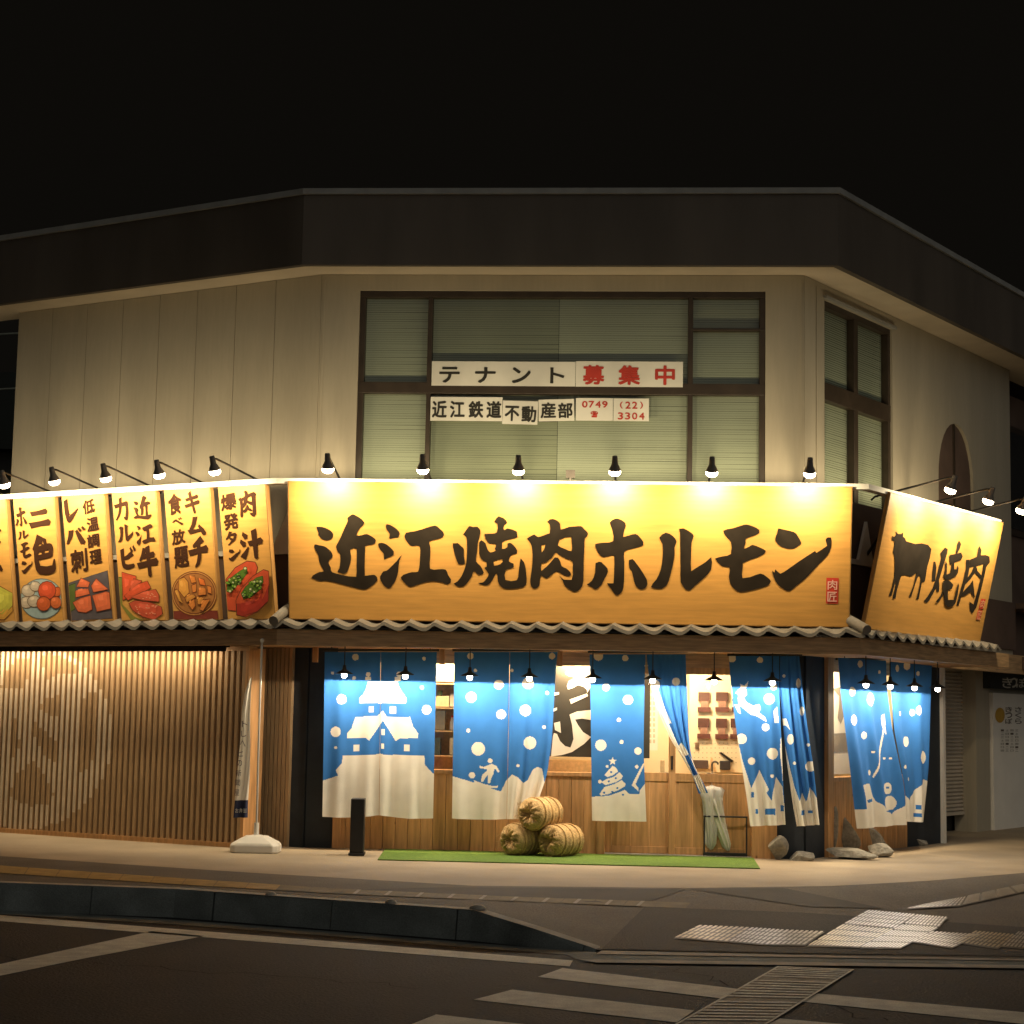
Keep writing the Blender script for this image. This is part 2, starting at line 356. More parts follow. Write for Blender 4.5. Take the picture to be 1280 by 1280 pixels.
for i, (u, v, r) in enumerate(((337, 1121, .05), (488, 1131, .05), (597, 1138, .07))):
    p = ONZ(u, v, 0); s_ = MB(); s_.lathe([(0.001, .034), (r * .6, .030), (r, .012), (r, 0)], p + np.array([0, .08, .004]), n=14)
    tag(s_.build('kerb_stud', M['kerbt']), ['small round stud on the kerb edge below the flag base', 'worn low stud on the kerb edge, middle of three', 'large round stud where the kerb starts to drop'][i], 'kerb stud', 'studs along the kerb edge')
cr = MB()
def crack(p0, p1, n_, w_, z):
    p0 = np.array(p0); p1 = np.array(p1); pts = [p0 + (p1 - p0) * i / n_ + np.array([random.uniform(-.08, .08), random.uniform(-.10, .10), 0]) for i in range(n_ + 1)]
    d = p1 - p0; nn = np.array([-d[1], d[0], 0]) / np.linalg.norm(d)
    V_ = [p + nn * w_ * random.uniform(.5, 1) for p in pts] + [p - nn * w_ * random.uniform(.5, 1) for p in pts]
    cr.add(V_, [(i, i + 1, n_ + 2 + i, n_ + 1 + i) for i in range(n_)])
for a_, b_ in (((-4, 13.6), (-.6, 12.4)), ((1.2, 13.6), (2.4, 11.3))): crack((*a_, RZ + .003), (*b_, RZ + .003), 26, .008, RZ)
struct(cr.build('road_crack', mat('crack_tar', (.012, .011, .010), .95, .2, 5, spec=.05)))
# road markings
mk = MB()
for q in (((-10, 1143), (-10, 1150.5), (712, 1208), (716, 1200.5)),): drape(mk, (q[0], q[3], q[2], q[1]), 12, 1, zroad)
for pl in (((-60, 1218), (190, 1164), (256, 1170), (110, 1197), (-60, 1232)), ((672, 1221), (703, 1210), (922, 1236), (902, 1248)), ((592, 1249.5), (640, 1237), (868, 1263), (846, 1278)),
           ((490, 1290), (545, 1268), (690, 1284), (640, 1320)), ((1003, 1252), (1022, 1242), (1400, 1276), (1400, 1292)), ((940, 1290), (975, 1273), (1110, 1285), (1080, 1310))):
    mk.poly([pl], zroad)
struct(mk.build('road_marking', M['paint']))
es = MB(); q = ((972, 1207.5), (1068, 1211.5), (940, 1292), (822, 1292)); es.poly([q], lambda u, v: zroad(u, v, .007))
F = quadmap(q, lambda u, v: zroad(u, v, .012))
for i in range(26):
    t = ((i + .2) / 26) ** 1.25; t2 = ((i + .65) / 26) ** 1.25; a0 = .03 + .02 * random.random(); a1 = .97 - .03 * random.random()
    if i % 8 in (6,): continue
    es.add([F(a0, t), F(a1, t), F(a1, t2), F(a0, t2)], [(0, 1, 2, 3)], 1)
for a0, a1 in ((.0, .035), (.965, 1.0)):
    for i in range(40):
        es.add([F(a0, i / 40), F(a1, i / 40), F(a1, (i + .93) / 40), F(a0, (i + .93) / 40)], [(0, 1, 2, 3)], 1)
struct(es.build('crossing_guide', [mat('guide_base', (.42, .37, .29), .8, .35, 5, .3, 60, fine=.4), mat('guide_strip', (.82, .74, .60), .6, .3, 5, .3, 60, fine=.4)]))
tp = MB()
C7 = lambda x_, y_: (820 + x_ / 2.783, 1080 + y_ / 2.783)
tiles_q = [((60, 262), (150, 218), (330, 226), (250, 276), 5, 1), ((252, 276), (332, 226), (450, 234), (372, 286), 4, 0), ((374, 286), (452, 234), (588, 240), (520, 288), 4, 0),
           ((525, 290), (650, 215), (830, 232), (705, 296), 7, 1), ((652, 213), (740, 165), (905, 180), (832, 230), 7, 0), ((708, 297), (860, 215), (985, 225), (850, 299), 6, 0), ((862, 213), (907, 181), (1015, 190), (987, 223), 5, 0), ((890, 276), (960, 240), (1130, 250), (1030, 298), 6, 0),
           ((1040, 278), (1110, 238), (1250, 250), (1190, 300), 5, 1), ((1200, 292), (1260, 240), (1345, 246), (1310, 302), 4, 0), ((870, 160), (960, 140), (1080, 118), (1060, 150), 6, 0), ((1082, 116), (1280, 74), (1320, 92), (1062, 148), 6, 0)]
for q in tiles_q:
    pq = [C7(*p) for p in q[:4]]; drape(tp, pq, 2, 2, lambda u, v: G(u, v, .008), 2)
    F = quadmap(pq, lambda u, v: G(u, v, .018)); n_ = q[4] * 2
    for i in range(n_):
        for jj in range(4):
            a0, a1 = (jj + .08) / 4, (jj + .92) / 4; b0, b1 = (i + .22) / n_, (i + .78) / n_
            # bars run across the travel direction
            tp.add([F(a0, b0), F(a1, b0), F(a1, b1), F(a0, b1)], [(0, 1, 2, 3)], q[5])
struct(tp.build('tactile_paving', [M['tact'], M['tacty'], mat('tactile_base', (.20, .18, .15), .5, .3, 4, .1, 60, fine=.3)]))

# ------------------------------------------------------------------ building
bld = thing('corner_building', 'two storey beige corner building with dark overhanging roof and tiled shop awning', 'building', tuple(W('m', 0, -2, 0)))
def ring(o, sl, sr):
    return [AA['l'] + TT['l'] * sl + NN['l'] * o, crn('l', 'm', o), crn('m', 'r', o), AA['r'] + TT['r'] * sr + NN['r'] * o]
def band(mb, o0, o1, z0, z1, sl, sr, m=0):
    a = ring(o0, sl, sr); b = ring(o1, sl, sr); V = []
    for z in (z0, z1):
        for R_ in (a, b): V += [p + np.array([0, 0, z]) for p in R_]
    f = []
    for i in range(3):
        f += [(i, i + 1, 4 + i + 1, 4 + i), (8 + i, 8 + i + 1, 12 + i + 1, 12 + i), (i, i + 1, 8 + i + 1, 8 + i), (4 + i, 4 + i + 1, 12 + i + 1, 12 + i)]
    f += [(0, 4, 12, 8), (3, 7, 15, 11)]
    return mb.add(V, f, m)
SML = -2.469; SMR = float((AA['r'] - AA['m']) @ TT['m'])
SML = float((AA['l'] - AA['m']) @ TT['m'])
def wall_holes(mb, k, outline, holes, th=.2, o=0.0, m=0):
    fr = lambda s_, z_: W(k, s_, o, z_); bk = lambda s_, z_: W(k, s_, o - th, z_)
    mb.poly([outline] + holes, fr, m); mb.poly([outline] + holes, bk, m)
    for lp in [outline] + holes:
        n_ = len(lp); mb.add([fr(*p) for p in lp] + [bk(*p) for p in lp], [(i, (i + 1) % n_, n_ + (i + 1) % n_, n_ + i) for i in range(n_)], m)
rect = lambda a, b, c, d: [(a, c), (b, c), (b, d), (a, d)]
WZ0, WZ1 = 3.55, 6.737
wl = MB()
e_ = .004
xs = [-5.03] + [-5.03 + .62 * i for i in range(1, 8)] + [0]
for a, b in zip(xs[:-1], xs[1:]): wall_holes(wl, 'l', rect(a + e_, b - e_ if b < 0 else b - .001, 2.62, 6.93), [])
wall_holes(wl, 'm', rect(SML + .004, SMR - .004, 2.62, 6.93), [rect(-1.99, 2.94, WZ0, WZ1)])
arch = [(4.08, 3.6), (5.36, 3.6), (5.36, 5.0)] + [(4.72 + .64 * math.cos(a), 5.0 + .80 * math.sin(a)) for a in np.linspace(.15, math.pi - .15, 14)] + [(4.08, 5.0)]
wall_holes(wl, 'r', rect(.004, 6.85, 2.62, 6.93), [rect(.533, 2.555, WZ0, 6.75), arch])
wl.build('wall', M['wall'], bld)
lb = MB(); lb.box('l', -5.0, -.05, -.3, -.215, 2.62, 6.9); lb.build('wall_backing', M['dark'], bld)
# side and rear walls
sdw = MB(); sdw.hexa([np.array([*(W('l', -5.03, a, 0)[:2] + TT['l'][:2] * b), z]) for z in (-.02, 6.93) for a, b in ((-.22, 0), (-6, 0), (-6, .2), (-.22, .2))]); 
sdw.build('side_wall', M['wall'], bld); sdw = MB()
sdw.hexa([np.array([*(W('r', 6.85, a, 0)[:2] + TT['r'][:2] * b), z]) for z in (2.62, 6.93) for a, b in ((-.22, -.2), (-5, -.2), (-5, 0), (-.22, 0))])
sdw.build('side_wall', M['wall'], bld)
jn = MB()
for s_ in (SMR - .045,): jn.box('m', s_, s_ + .012, 0, .012, 2.7, 6.86)
jn.build('downpipe', M['wall'], bld); jn = MB(); jn.box('m', SML + .03, SML + .05, 0, .012, 2.7, 6.86); jn.build('downpipe', M['wall'], bld); jn = MB(); jn.box('r', .30, .315, 0, .01, 2.7, 6.86)
jn.build('downpipe', M['wall'], bld)
# roof
rf = MB(); band(rf, .6, .52, 6.90, 7.76, -6.3, 9.5); rf.build('roof_fascia', M['fascia'], bld)
rf = MB(); band(rf, .635, .4, 7.762, 7.83, -6.32, 9.52); rf.build('roof_coping', M['coping'], bld)
rf = MB(); band(rf, .515, -.3, 6.935, 6.985, -6.3, 9.5); rf.build('soffit', M['soffit'], bld)
rf = MB(); R0 = ring(.39, -6.3, 9.5); P_ = [p + np.array([0, 0, 7.70]) for p in R0] + [np.array([10.0, 36, 7.70]), np.array([-4, 36, 7.70])]
rf.add(P_, [tuple(range(6))]); rf.build('roof', M['fascia'], bld)
fl = MB(); R0 = ring(-.25, -5, 4.0); P_ = [p + np.array([0, 0, 0]) for p in R0] + [np.array([5, 34, 0]), np.array([-3, 34, 0])]
for z in (2.42, 2.6): fl.add([p + np.array([0, 0, z]) for p in P_], [tuple(range(6))])
fl.build('floor_slab', M['dark'], bld)
bk = MB()
bk.box('m', SML, SMR, -.62, -.6, 2.7, 6.85); bk.box('r', .2, 3.2, -.6, -.58, 2.7, 6.85); bk.build('room_backing', M['dark'], bld)

# windows of the upper floor
def blind(mb, k, s0, s1, z0, z1, o, pitch=.028, m=0, skip=()):
    n_ = int((z1 - z0) / pitch)
    for i in range(n_):
        if i in skip: continue
        z = z0 + i * pitch; dz = pitch * 1.0
        sag = random.uniform(-.002, .002)
        mb.add([W(k, s0, o, z), W(k, s1, o, z + sag), W(k, s1, o - .011, z + dz + sag), W(k, s0, o - .011, z + dz)], [(0, 1, 2, 3)], m)
def window(k, s0, s1, z0, z1, vbars, hbars, name='window'):
    f = MB(); t = .07
    f.box(k, s0, s1, -.16, -.03, z1 - t * 1.1, z1); f.box(k, s0, s0 + t, -.16, -.03, z0, z1 - t * 1.1); f.box(k, s1 - t, s1, -.16, -.03, z0, z1 - t * 1.1); f.box(k, s0 + t, s1 - t, -.16, -.03, z0, z0 + t)
    for b, wd in vbars: f.box(k, b - wd / 2, b + wd / 2, -.155, -.028, z0 + t, z1 - t * 1.1)
    for a, b, zc, wd in hbars: f.box(k, a, b, -.150, -.026, zc - wd / 2, zc + wd / 2)
    wo = f.build(name, M['winframe'], bld); bev(wo, .006)
    p = MB(); p.add([W(k, s0 + .01, -.10, z0), W(k, s1 - .01, -.10, z0), W(k, s1 - .01, -.10, z1), W(k, s0 + .01, -.10, z1)], [(0, 1, 2, 3)]); p.build('pane', M['glass'], wo)
    return wo
mv = [LX(535.5, 480, 'm')[0], LX(863, 480, 'm')[0]]; zm = LX(700, 485, 'm')[1]; sA, sB = -1.99, 2.94
z41 = LX(910, 411, 'm')[1]
wo = window('m', sA, sB, WZ0, WZ1, [(mv[0], .055), (mv[1], .06)], [(sA, sB, zm, .14), (mv[1], sB, z41, .03)])
x7 = LX(700, 480, 'm')[0]
for (a, b, z0, z1, mm, sk) in ((sA, mv[0], zm, WZ1, 0, ()), (mv[0], x7, zm, WZ1, 1, ()), (x7 - .055, mv[1], zm, WZ1, 0, ()), (mv[1], sB, zm, WZ1, 0, ()),
                        (sA, mv[0], WZ0, zm, 0, (30,)), (mv[0], x7, WZ0, zm, 1, ()), (x7 - .055, mv[1], WZ0, zm, 0, (26, 36)), (mv[1], sB, WZ0, zm, 0, (27, 33, 41))):
    b_ = MB(); blind(b_, 'm', a + .03, b - .03, z0, z1, -.125, m=0, skip=()); b_.build('blind', M['blind2'] if mm else M['blind'], wo)
wo = window('r', .533, 2.555, WZ0, 6.75, [(1.50, .12)], [(.533, 2.555, 5.62, .22)])
for a, b in ((.56, 1.45), (1.55, 2.52)):
    for z0, z1 in ((WZ0, 5.55), (5.7, 6.7)):
        b_ = MB(); blind(b_, 'r', a, b, z0, z1, -.125); b_.build('blind', M['blind'], wo)
hd = MB(); hd.box('r', .50, 2.60, .002, .05, 6.752, 6.785); hd.build('window_hood', M['coping'], bld)
ar = MB(); ar.box('r', 4.0, 5.45, -.09, -.045, 3.5, 5.95); ao = ar.build('arched_window', M['brownwall'], bld)
ab = MB(); ab.box('r', 4.70, 4.74, -.043, -.02, 3.6, 5.8); ab.box('r', 4.08, 5.36, -.042, -.022, 4.6, 4.64); ab.build('mullion', M['winframe'], ao)

# awning: parapet, coping, tiles, beam, soffit
SL_, SR_ = -5.6, 3.62
aw = MB(); band(aw, .5, .4, 2.62, 3.44, SL_, SR_); awo = aw.build('awning', M['brownwall'], bld)
c_ = MB(); band(c_, .54, .36, 3.442, 3.50, SL_, SR_); c_.build('parapet_coping', M['white'], awo)
c_ = MB(); band(c_, .95, .86, 2.35, 2.535, SL_ - .02, SR_ + .5); c_.build('eave_beam', M['beam'], awo)
c_ = MB(); band(c_, .855, -.25, 2.36, 2.40, SL_ - .02, SR_ + .5); c_.build('eave_soffit', M['beam'], awo)
def rtiles(mb, k, e0, e1, pitch=.29):
    rows = [(.48, 2.80, 0), (.74, 2.665, 0), (.74, 2.70, 0), (1.03, 2.555, 0), (1.032, 2.515, .6)]
    rows = [(.48, 2.665), (.75, 2.635), (.752, 2.66), (1.03, 2.605), (1.034, 2.565)]
    n_ = int((e1(1.0) - e0(1.0)) / pitch * 12); vs = []
    for o, z in rows:
        a, b = e0(o), e1(o)
        for i in range(n_ + 1):
            s_ = a + (b - a) * i / n_; ph = (s_ / pitch) % 1.0
            hgt = .036 - .066 * math.sin(math.pi * ph) ** .85 + .012 * math.sin(2 * math.pi * ph)
            vs.append(W(k, s_, o, z + hgt))
    mb.add(vs, [(r * (n_ + 1) + i, r * (n_ + 1) + i + 1, (r + 1) * (n_ + 1) + i + 1, (r + 1) * (n_ + 1) + i) for r in range(len(rows) - 1) for i in range(n_)], 0, False)
    # underside
    vs2 = [W(k, e0(o) + (e1(o) - e0(o)) * t, o, z) for o, z in ((.48, 2.539), (.99, 2.537)) for t in (0, 1)]
    mb.add(vs2, [(0, 1, 3, 2)])
cl = lambda k: (lambda o: float((crn('l', 'm', o) - AA[k]) @ TT[k])); cr = lambda k: (lambda o: float((crn('m', 'r', o) - AA[k]) @ TT[k]))
c_ = MB(); rtiles(c_, 'l', lambda o: SL_, cl('l')); rtiles(c_, 'm', cl('m'), cr('m')); rtiles(c_, 'r', cr('r'), lambda o: SR_); c_.build('roof_tiles', M['tile'], awo)
for a, b in (('l', 'm'), ('m', 'r')):
    h = MB(); p0 = crn(a, b, .5) + np.array([0, 0, 2.86]); p1 = crn(a, b, 1.06) + np.array([0, 0, 2.62]); h.tube([p0, p1], .058, 14); h.build('hip_ridge', M['tile'], awo)
# small struts under the eave
for u in (394, 552.5, 700):
    s_, z_ = LX(u, 822, 'm', .25); h = MB(); h.box('m', s_ - .03, s_ + .03, .2, .27, 2.18, 2.358); h.build('eave_strut', M['cedar'], awo)
# triangular gusset brackets on the coping
sb_ = MB(); sb_.box('m', 3.2, 3.75, .46, .498, 3.502, 4.19); sb_.build('backing_panel', M['brownwall'], awo); sb_ = MB(); sb_.box('r', -.30, 1.6, .42, .46, 3.502, 4.19); sb_.build('backing_panel', M['brownwall'], awo)
for k, s_ in (('l', -.02), ('r', LX(1080, 700, 'r', .5)[0]), ('r', 3.50)):
    h = MB(); tri = [(s_ - .20, 3.503), (s_ + .20, 3.503), (s_ + .03, 3.98)]
    h.prism(tri, lambda a, b: W(k, a, .53, b), lambda a, b: W(k, a, .49, b)); h.build('bracket', M['white'], awo)

# ground floor fronts
kw = MB()
def planks(mb, k, s0, s1, z0, z1, o0, o1, wd=.15):
    n_ = max(1, round((s1 - s0) / wd)); 
    for i in range(n_): mb.box(k, s0 + (s1 - s0) * i / n_ + .002, s0 + (s1 - s0) * (i + 1) / n_ - .002, o0, o1 + random.uniform(-.002, .002), z0, z1)
S_D0 = LX(756, 1040, 'm')[0]; S_D1 = LX(838, 1040, 'm')[0]; S_D2 = LX(939, 1040, 'm')[0]; S_P = LX(971, 1040, 'm')[0]; S_N = LX(416, 1040, 'm')[0]
planks(kw, 'm', S_N, S_D0 - .10, -.02, .90, -.12, 0); kw.box('m', S_D0 - .10, S_D0, -.14, .02, -.02, 2.36)
kw.box('m', S_N, S_D0 - .10, -.16, .03, .90, .945)
kw1 = kw; kw = MB(); bev(kw1.build('plank_wall', M['cedar'], bld), .004)
planks(kw, 'r', .662, 2.95, -.02, .88, -.12, 0); kw.box('r', .662, 2.95, -.16, .03, .88, .93)
bev(kw.build('plank_wall', M['cedar'], bld), .004)
hd = MB(); hd.box('m', S_N, S_P, -.12, .0, 2.20, 2.36); hd.build('lintel', M['beam'], bld); hd = MB(); hd.box('r', .662, 2.95, -.12, 0, 2.2, 2.36); hd.build('lintel', M['beam'], bld)
for q_ in (('m', SML + .01, S_N - .002, -.15, .01, -.02, 2.36), ('m', S_P + .002, SMR - .01, -.15, .01, -.02, 2.36), ('r', .012, .50, -.15, .01, -.02, 2.36), ('r', 2.95, 4.05, -.2, 0, -.02, 2.36)): nv = MB(); nv.box(*q_); nv.build('navy_wall', M['navy'], bld)
for q_ in (('m', S_D2 + .004, S_P - .002, -.12, .05, -.02, 2.36), ('r', .502, .66, -.12, .06, -.02, 2.36), ('m', S_N, S_N + .10, .031, .05, -.02, .9)): po = MB(); po.box(*q_); bev(po.build('post', M['cedar'], bld), .006)
tr = MB(); tr.box('r', 4.055, 4.13, -.25, .05, -.02, 2.36); tr.build('corner_trim', M['white'], bld)
def door(s0, s1, o):
    f = MB(); t = .075
    f.box('m', s0, s0 + t, o - .04, o, .02, 2.2); f.box('m', s1 - t, s1, o - .04, o, .02, 2.2); f.box('m', s0 + t, s1 - t, o - .04, o, 2.12, 2.2); f.box('m', s0 + t, s1 - t, o - .04, o, .86, .96); f.box('m', s0 + t, s1 - t, o - .04, o, .02, .10)
    d = f.build('door', M['cedar'], bld); bev(d, .004)
    p = MB(); planks(p, 'm', s0 + t, s1 - t, .10, .86, o - .035, o - .012, .2); p.build('panel', M['cedar'], d)
    g_ = MB(); g_.add([W('m', s0 + t, o - .02, .96), W('m', s1 - t, o - .02, .96), W('m', s1 - t, o - .02, 2.12), W('m', s0 + t, o - .02, 2.12)], [(0, 1, 2, 3)]); g_.build('pane', M['glass2'], d)
    h = MB(); h.box('m', s0 + .02, s0 + .045, o, o + .02, 1.0, 1.16); h.build('handle', M['black'], d)
door(S_D0 + .004, S_D1 + .05, -.09); door(S_D1 - .02, S_D2, -.03)
th = MB(); th.box('m', S_D0, S_D2, -.2, .06, -.01, .018); th.build('threshold', M['kerbt'], bld)
gl = MB(); gl.add([W('m', S_N, -.06, .945), W('m', S_D0 - .1, -.06, .945), W('m', S_D0 - .1, -.06, 2.2), W('m', S_N, -.06, 2.2)], [(0, 1, 2, 3)]); gl.build('shop_pane', M['glass2'], bld); gl = MB(); gl.add([W('r', .662, -.06, .93), W('r', 2.95, -.06, .93), W('r', 2.95, -.06, 2.2), W('r', .662, -.06, 2.2)], [(0, 1, 2, 3)]); gl.build('shop_pane', M['glass2'], bld)
# interior
ro = MB(); BO = -1.5
ro.add([W('m', -2.4, BO, 0), W('m', 3.05, BO, 0), W('m', 3.05, BO, 2.41), W('m', -2.4, BO, 2.41)], [(0, 1, 2, 3)])
ro.add([W('m', -2.4, BO, 0), W('m', -2.4, -.16, 0), W('m', -2.4, -.16, 2.41), W('m', -2.4, BO, 2.41)], [(0, 1, 2, 3)])
ro.add([W('r', .2, -1.6, 0), W('r', 3.2, -1.6, 0), W('r', 3.2, -1.6, 2.41), W('r', .2, -1.6, 2.41)], [(0, 1, 2, 3)])
ro.add([W('r', 3.2, -1.6, 0), W('r', 3.2, -.16, 0), W('r', 3.2, -.16, 2.41), W('r', 3.2, -1.6, 2.41)], [(0, 1, 2, 3)])
ro.build('room_wall', M['room'], bld)
rc = MB(); rc.add([W('m', -2.4, -.1, 2.405), W('m', 3.4, -.1, 2.405), W('m', 4.6, -3.2, 2.405), W('m', -2.4, -1.7, 2.405)], [(0, 1, 2, 3)]); rc.build('room_ceiling', M['room'], bld)
rfl = MB(); rfl.add([W('m', -2.4, -.1, .006), W('m', 3.4, -.1, .006), W('m', 4.6, -3.2, .006), W('m', -2.4, -1.7, .006)], [(0, 1, 2, 3)]); rfl.build('room_floor', M['light_wood'], bld)
for q_ in (('m', -2.3, S_D0 - .12, -.62, -.17, .86, .90), ('m', -2.3, S_D0 - .12, -1.48, -1.2, .0, 1.06), ('m', S_D0 + .1, S_D2 + .2, -1.2, -.8, .02, .93), ('r', .95, 2.9, -1.55, -1.2, 0, 1.1)): ct = MB(); ct.box(*q_); ct.build('counter', M['light_wood'], bld)
for s_ in (-.85, .62, 2.0):
    c_ = MB(); p = W('m', s_, -.20, 2.395); c_.lathe([(.0, 0), (.10, 0), (.10, -.03), (.085, -.035), (0, -.035)], p, n=16); o = c_.build('ceiling_lamp', M['bulb'], bld)
    light('POINT', 'room_light', E_ROOM * .5, ROOMC, bld, WM[bld.name].inverted() @ Vector(p + np.array([0, 0, -.12])), size=.1)
p = W('r', 1.7, -.28, 2.395); c_ = MB(); c_.lathe([(.0, 0), (.10, 0), (.10, -.03), (0, -.035)], p, n=16); c_.build('ceiling_lamp', M['bulb'], bld); light('POINT', 'room_light', E_ROOM * .5, ROOMC, bld, WM[bld.name].inverted() @ Vector(p + np.array([0, 0, -.12])), size=.1)

# right-hand recess with rolling shutter, jamb
sh = MB(); sc = MB()
for i in range(38):
    z = .30 + i * .056
    sh.add([W('r', 4.2, -.84, z), W('r', 7.24, -.84, z), W('r', 7.24, -.805, z + .020), W('r', 4.2, -.805, z + .020), W('r', 7.24, -.805, z + .036), W('r', 4.2, -.805, z + .036), W('r', 7.24, -.84, z + .056), W('r', 4.2, -.84, z + .056)], [(0, 1, 2, 3), (3, 2, 4, 5), (5, 4, 6, 7)])
so_ = sh.build('shutter', M['shutter'], bld); sc.box('r', 4.2, 7.24, -.85, -.79, .25, .298); sc.build('bottom_rail', M['shutter'], so_)
rs = MB(); rs.box('r', 4.1, 7.4, -1.3, -1.0, -.02, .6); rs.build('recess_wall', M['dark'], bld); rs = MB(); rs.box('r', 4.14, 4.2, -1.05, -.25, -.02, 2.4); rs.build('recess_side', M['wall'], bld)
rp_ = MB(); rp_.box('r', 4.0, 8.4, -2.3, .0, 2.40, 2.61); rp_.build('recess_soffit', M['wall'], bld)
SJ = LX(1221, 1000, 'r', -.6)[0]; SJ2 = LX(1238, 1000, 'r', -.6)[0]
jb = MB(); jb.box('r', SJ, SJ2, -.75, -.6, -.02, 2.45); jb.box('r', SJ, SJ + .12, -.95, -.752, -.02, 2.45); jb.build('jamb', M['wall'], bld)
lw = MB(); lw.box('r', SR_ + .02, SJ2 + .3, .0, .12, 2.35, 2.62); lw.build('lower_fascia', M['beam'], bld)
lw2 = MB(); lw2.box('r', SR_ + .3, 6.85, .0, .05, 2.70, 3.40); lw2.build('side_cladding', M['brownwall'], bld)

# neighbours
nb = thing('neighbour_building', 'dark brown neighbouring building beyond the right end wall', 'building', tuple(W('r', 9.5, -2, 0)))
n_ = MB(); n_.box('r', 6.9, 14, -6, -.3, 2.5, 6.7); n_.build('wall', M['brownwall'], nb)
n_ = MB(); n_.box('r', 6.9, 14, -.28, .25, 3.32, 3.40); n_.box('r', 6.9, 14, -.28, .35, 2.42, 2.60); n_.build('ledge', M['brownwall'], nb)
n_ = MB(); n_.box('r', 7.4, 9.0, -.298, -.25, 4.5, 6.2); wf = n_.build('window', M['winframe'], nb); n_ = MB(); n_.box('r', 7.5, 8.9, -.248, -.24, 4.6, 6.1); n_.build('pane', mat('dark_pane', (.03, .03, .03), .1, .1, 3), wf)
n_ = MB(); n_.box('r', SJ2 + .02, 14, -.72, -.66, -.02, 2.4); n_.build('lower_wall', M['wall'], nb)
nl = thing('dark_house', 'unlit dark house far behind the left end of the building', 'house', (-11, 40, 0))
n_ = MB(); n_.hexa([(x_, y_, z_) for z_ in (-.2, 7.0) for x_, y_ in ((-18, 38), (-5, 38), (-5, 46), (-18, 46))]); n_.build('wall', mat('dark_house_wall', (.05, .05, .045), .9), nl)
n_ = MB(); n_.add([(-18.5, 37.5, 7), (-4.5, 37.5, 7), (-4.5, 46.5, 7), (-18.5, 46.5, 7), (-18.5, 42, 9.5), (-4.5, 42, 9.5)], [(0, 1, 5, 4), (2, 3, 4, 5), (0, 4, 3), (1, 2, 5)]); n_.build('roof', mat('dark_house_roof', (.03, .035, .03), .6), nl)
n_ = MB(); n_.hexa([(x_, y_, z_) for z_ in (8.2, 8.9) for x_, y_ in ((-10.6, 41), (-10.3, 41), (-10.3, 41.3), (-10.6, 41.3))]); n_.build('chimney', mat('dark_chimney', (.08, .09, .06), .8), nl)
for i, (za, zb) in enumerate(((8.35, 8.6), (7.3, 7.55))):
    n_ = MB(); n_.tube([(-30, 33, za - .6), (-12, 33, za), (-9.3, 33, zb - .05), (6, 36, zb)], .018, 6)
    tag(n_.build('overhead_cable', mat('cable_rubber', (.22, .24, .2), .6)), ['upper overhead cable crossing left of the building', 'lower overhead cable crossing left of the building'][i], 'cable', 'overhead cables at left')

# ------------------------------------------------------------------ slat screen with emblem
scr = thing('slat_screen', 'tall screen of vertical cedar slats with a large faded white emblem', 'screen', tuple(W('l', -2.5, .6, 0)))
C7s = lambda P: [(x_ / 4.925, 800 + y_ / 4.925) for x_, y_ in P]
emb = [C7s(P) for P in (((5, 290), (20, 230), (90, 130), (165, 95), (185, 120), (160, 290), (80, 300)), ((240, 100), (300, 80), (380, 110), (440, 130), (490, 170), (480, 215), (380, 205), (330, 220), (290, 240), (270, 170)),
        ((260, 360), (380, 335), (370, 485), (300, 460), (250, 425)), ((520, 340), (605, 310), (605, 560), (570, 740), (520, 820), (485, 800), (490, 640)), ((205, 500), (290, 580), (358, 640), (340, 745), (265, 700), (200, 570)),
        ((70, 600), (110, 400), (90, 560), (130, 640), (90, 720), (60, 700)), ((215, 740), (280, 850), (330, 950), (310, 1010), (170, 1020), (50, 960), (100, 830)))]
def pip(x_, y_, poly):
    x_ = np.asarray(x_, float); y_ = np.asarray(y_, float); inside = np.zeros(x_.shape, bool); n_ = len(poly); j = n_ - 1
    for i in range(n_):
        xi, yi = poly[i]; xj, yj = poly[j]
        c = ((yi > y_) != (yj > y_)) & (x_ < (xj - xi) * (y_ - yi) / ((yj - yi) + 1e-12) + xi); inside ^= c; j = i
    return inside
def projpx(X):
    d = X - CAM; zz = d @ FW; a2 = d @ AX / zz; b2 = d @ UP / zz
    return 640 + FPX * (a2 * math.cos(ROLL) + b2 * math.sin(ROLL)), 640 - FPX * (-a2 * math.sin(ROLL) + b2 * math.cos(ROLL))
S0s, S1s = -5.9, LX(309, 900, 'l', .6)[0]
sm = MB(); n_s = int((S1s - S0s) / .0885)
def slat(mb, k, s0, s1, o0, o1, z0, z1, paint=True):
    zs = np.linspace(z0, z1, 60); sc = (s0 + s1) / 2; msk = np.zeros(60, int)
    if paint:
        X = np.array([W(k, sc, o1, z) for z in zs]); u, v = projpx(X)
        msk = (((u - 28) / 113) ** 2 + ((v - 919) / 118) ** 2 < 1)
        for e in emb: msk &= ~pip(u, v, e)
        msk = msk.astype(int)
    i = 0; zc = z0
    while i < 60:
        j = i
        while j < 60 and msk[j] == msk[i]: j += 1
        ze = z1 if j >= 60 else (zs[j - 1] + zs[j]) / 2
        V = [W(k, a, b, z) for z in (zc, ze) for a, b in ((s0, o0), (s1, o0), (s1, o1), (s0, o1))]
        f = [(0, 1, 5, 4), (1, 2, 6, 5), (3, 0, 4, 7)]; mb.add(V, f, 0); mb.add(V, [(2, 3, 7, 6)], int(msk[i]))
        zc = ze; i = j
for i in range(n_s):
    s0 = S1s - .05 - i * .0885; slat(sm, 'l', s0 - .046, s0, .53, .6, .055, 2.30)
sm.build('slats', [M['slat'], M['slatw']], scr)
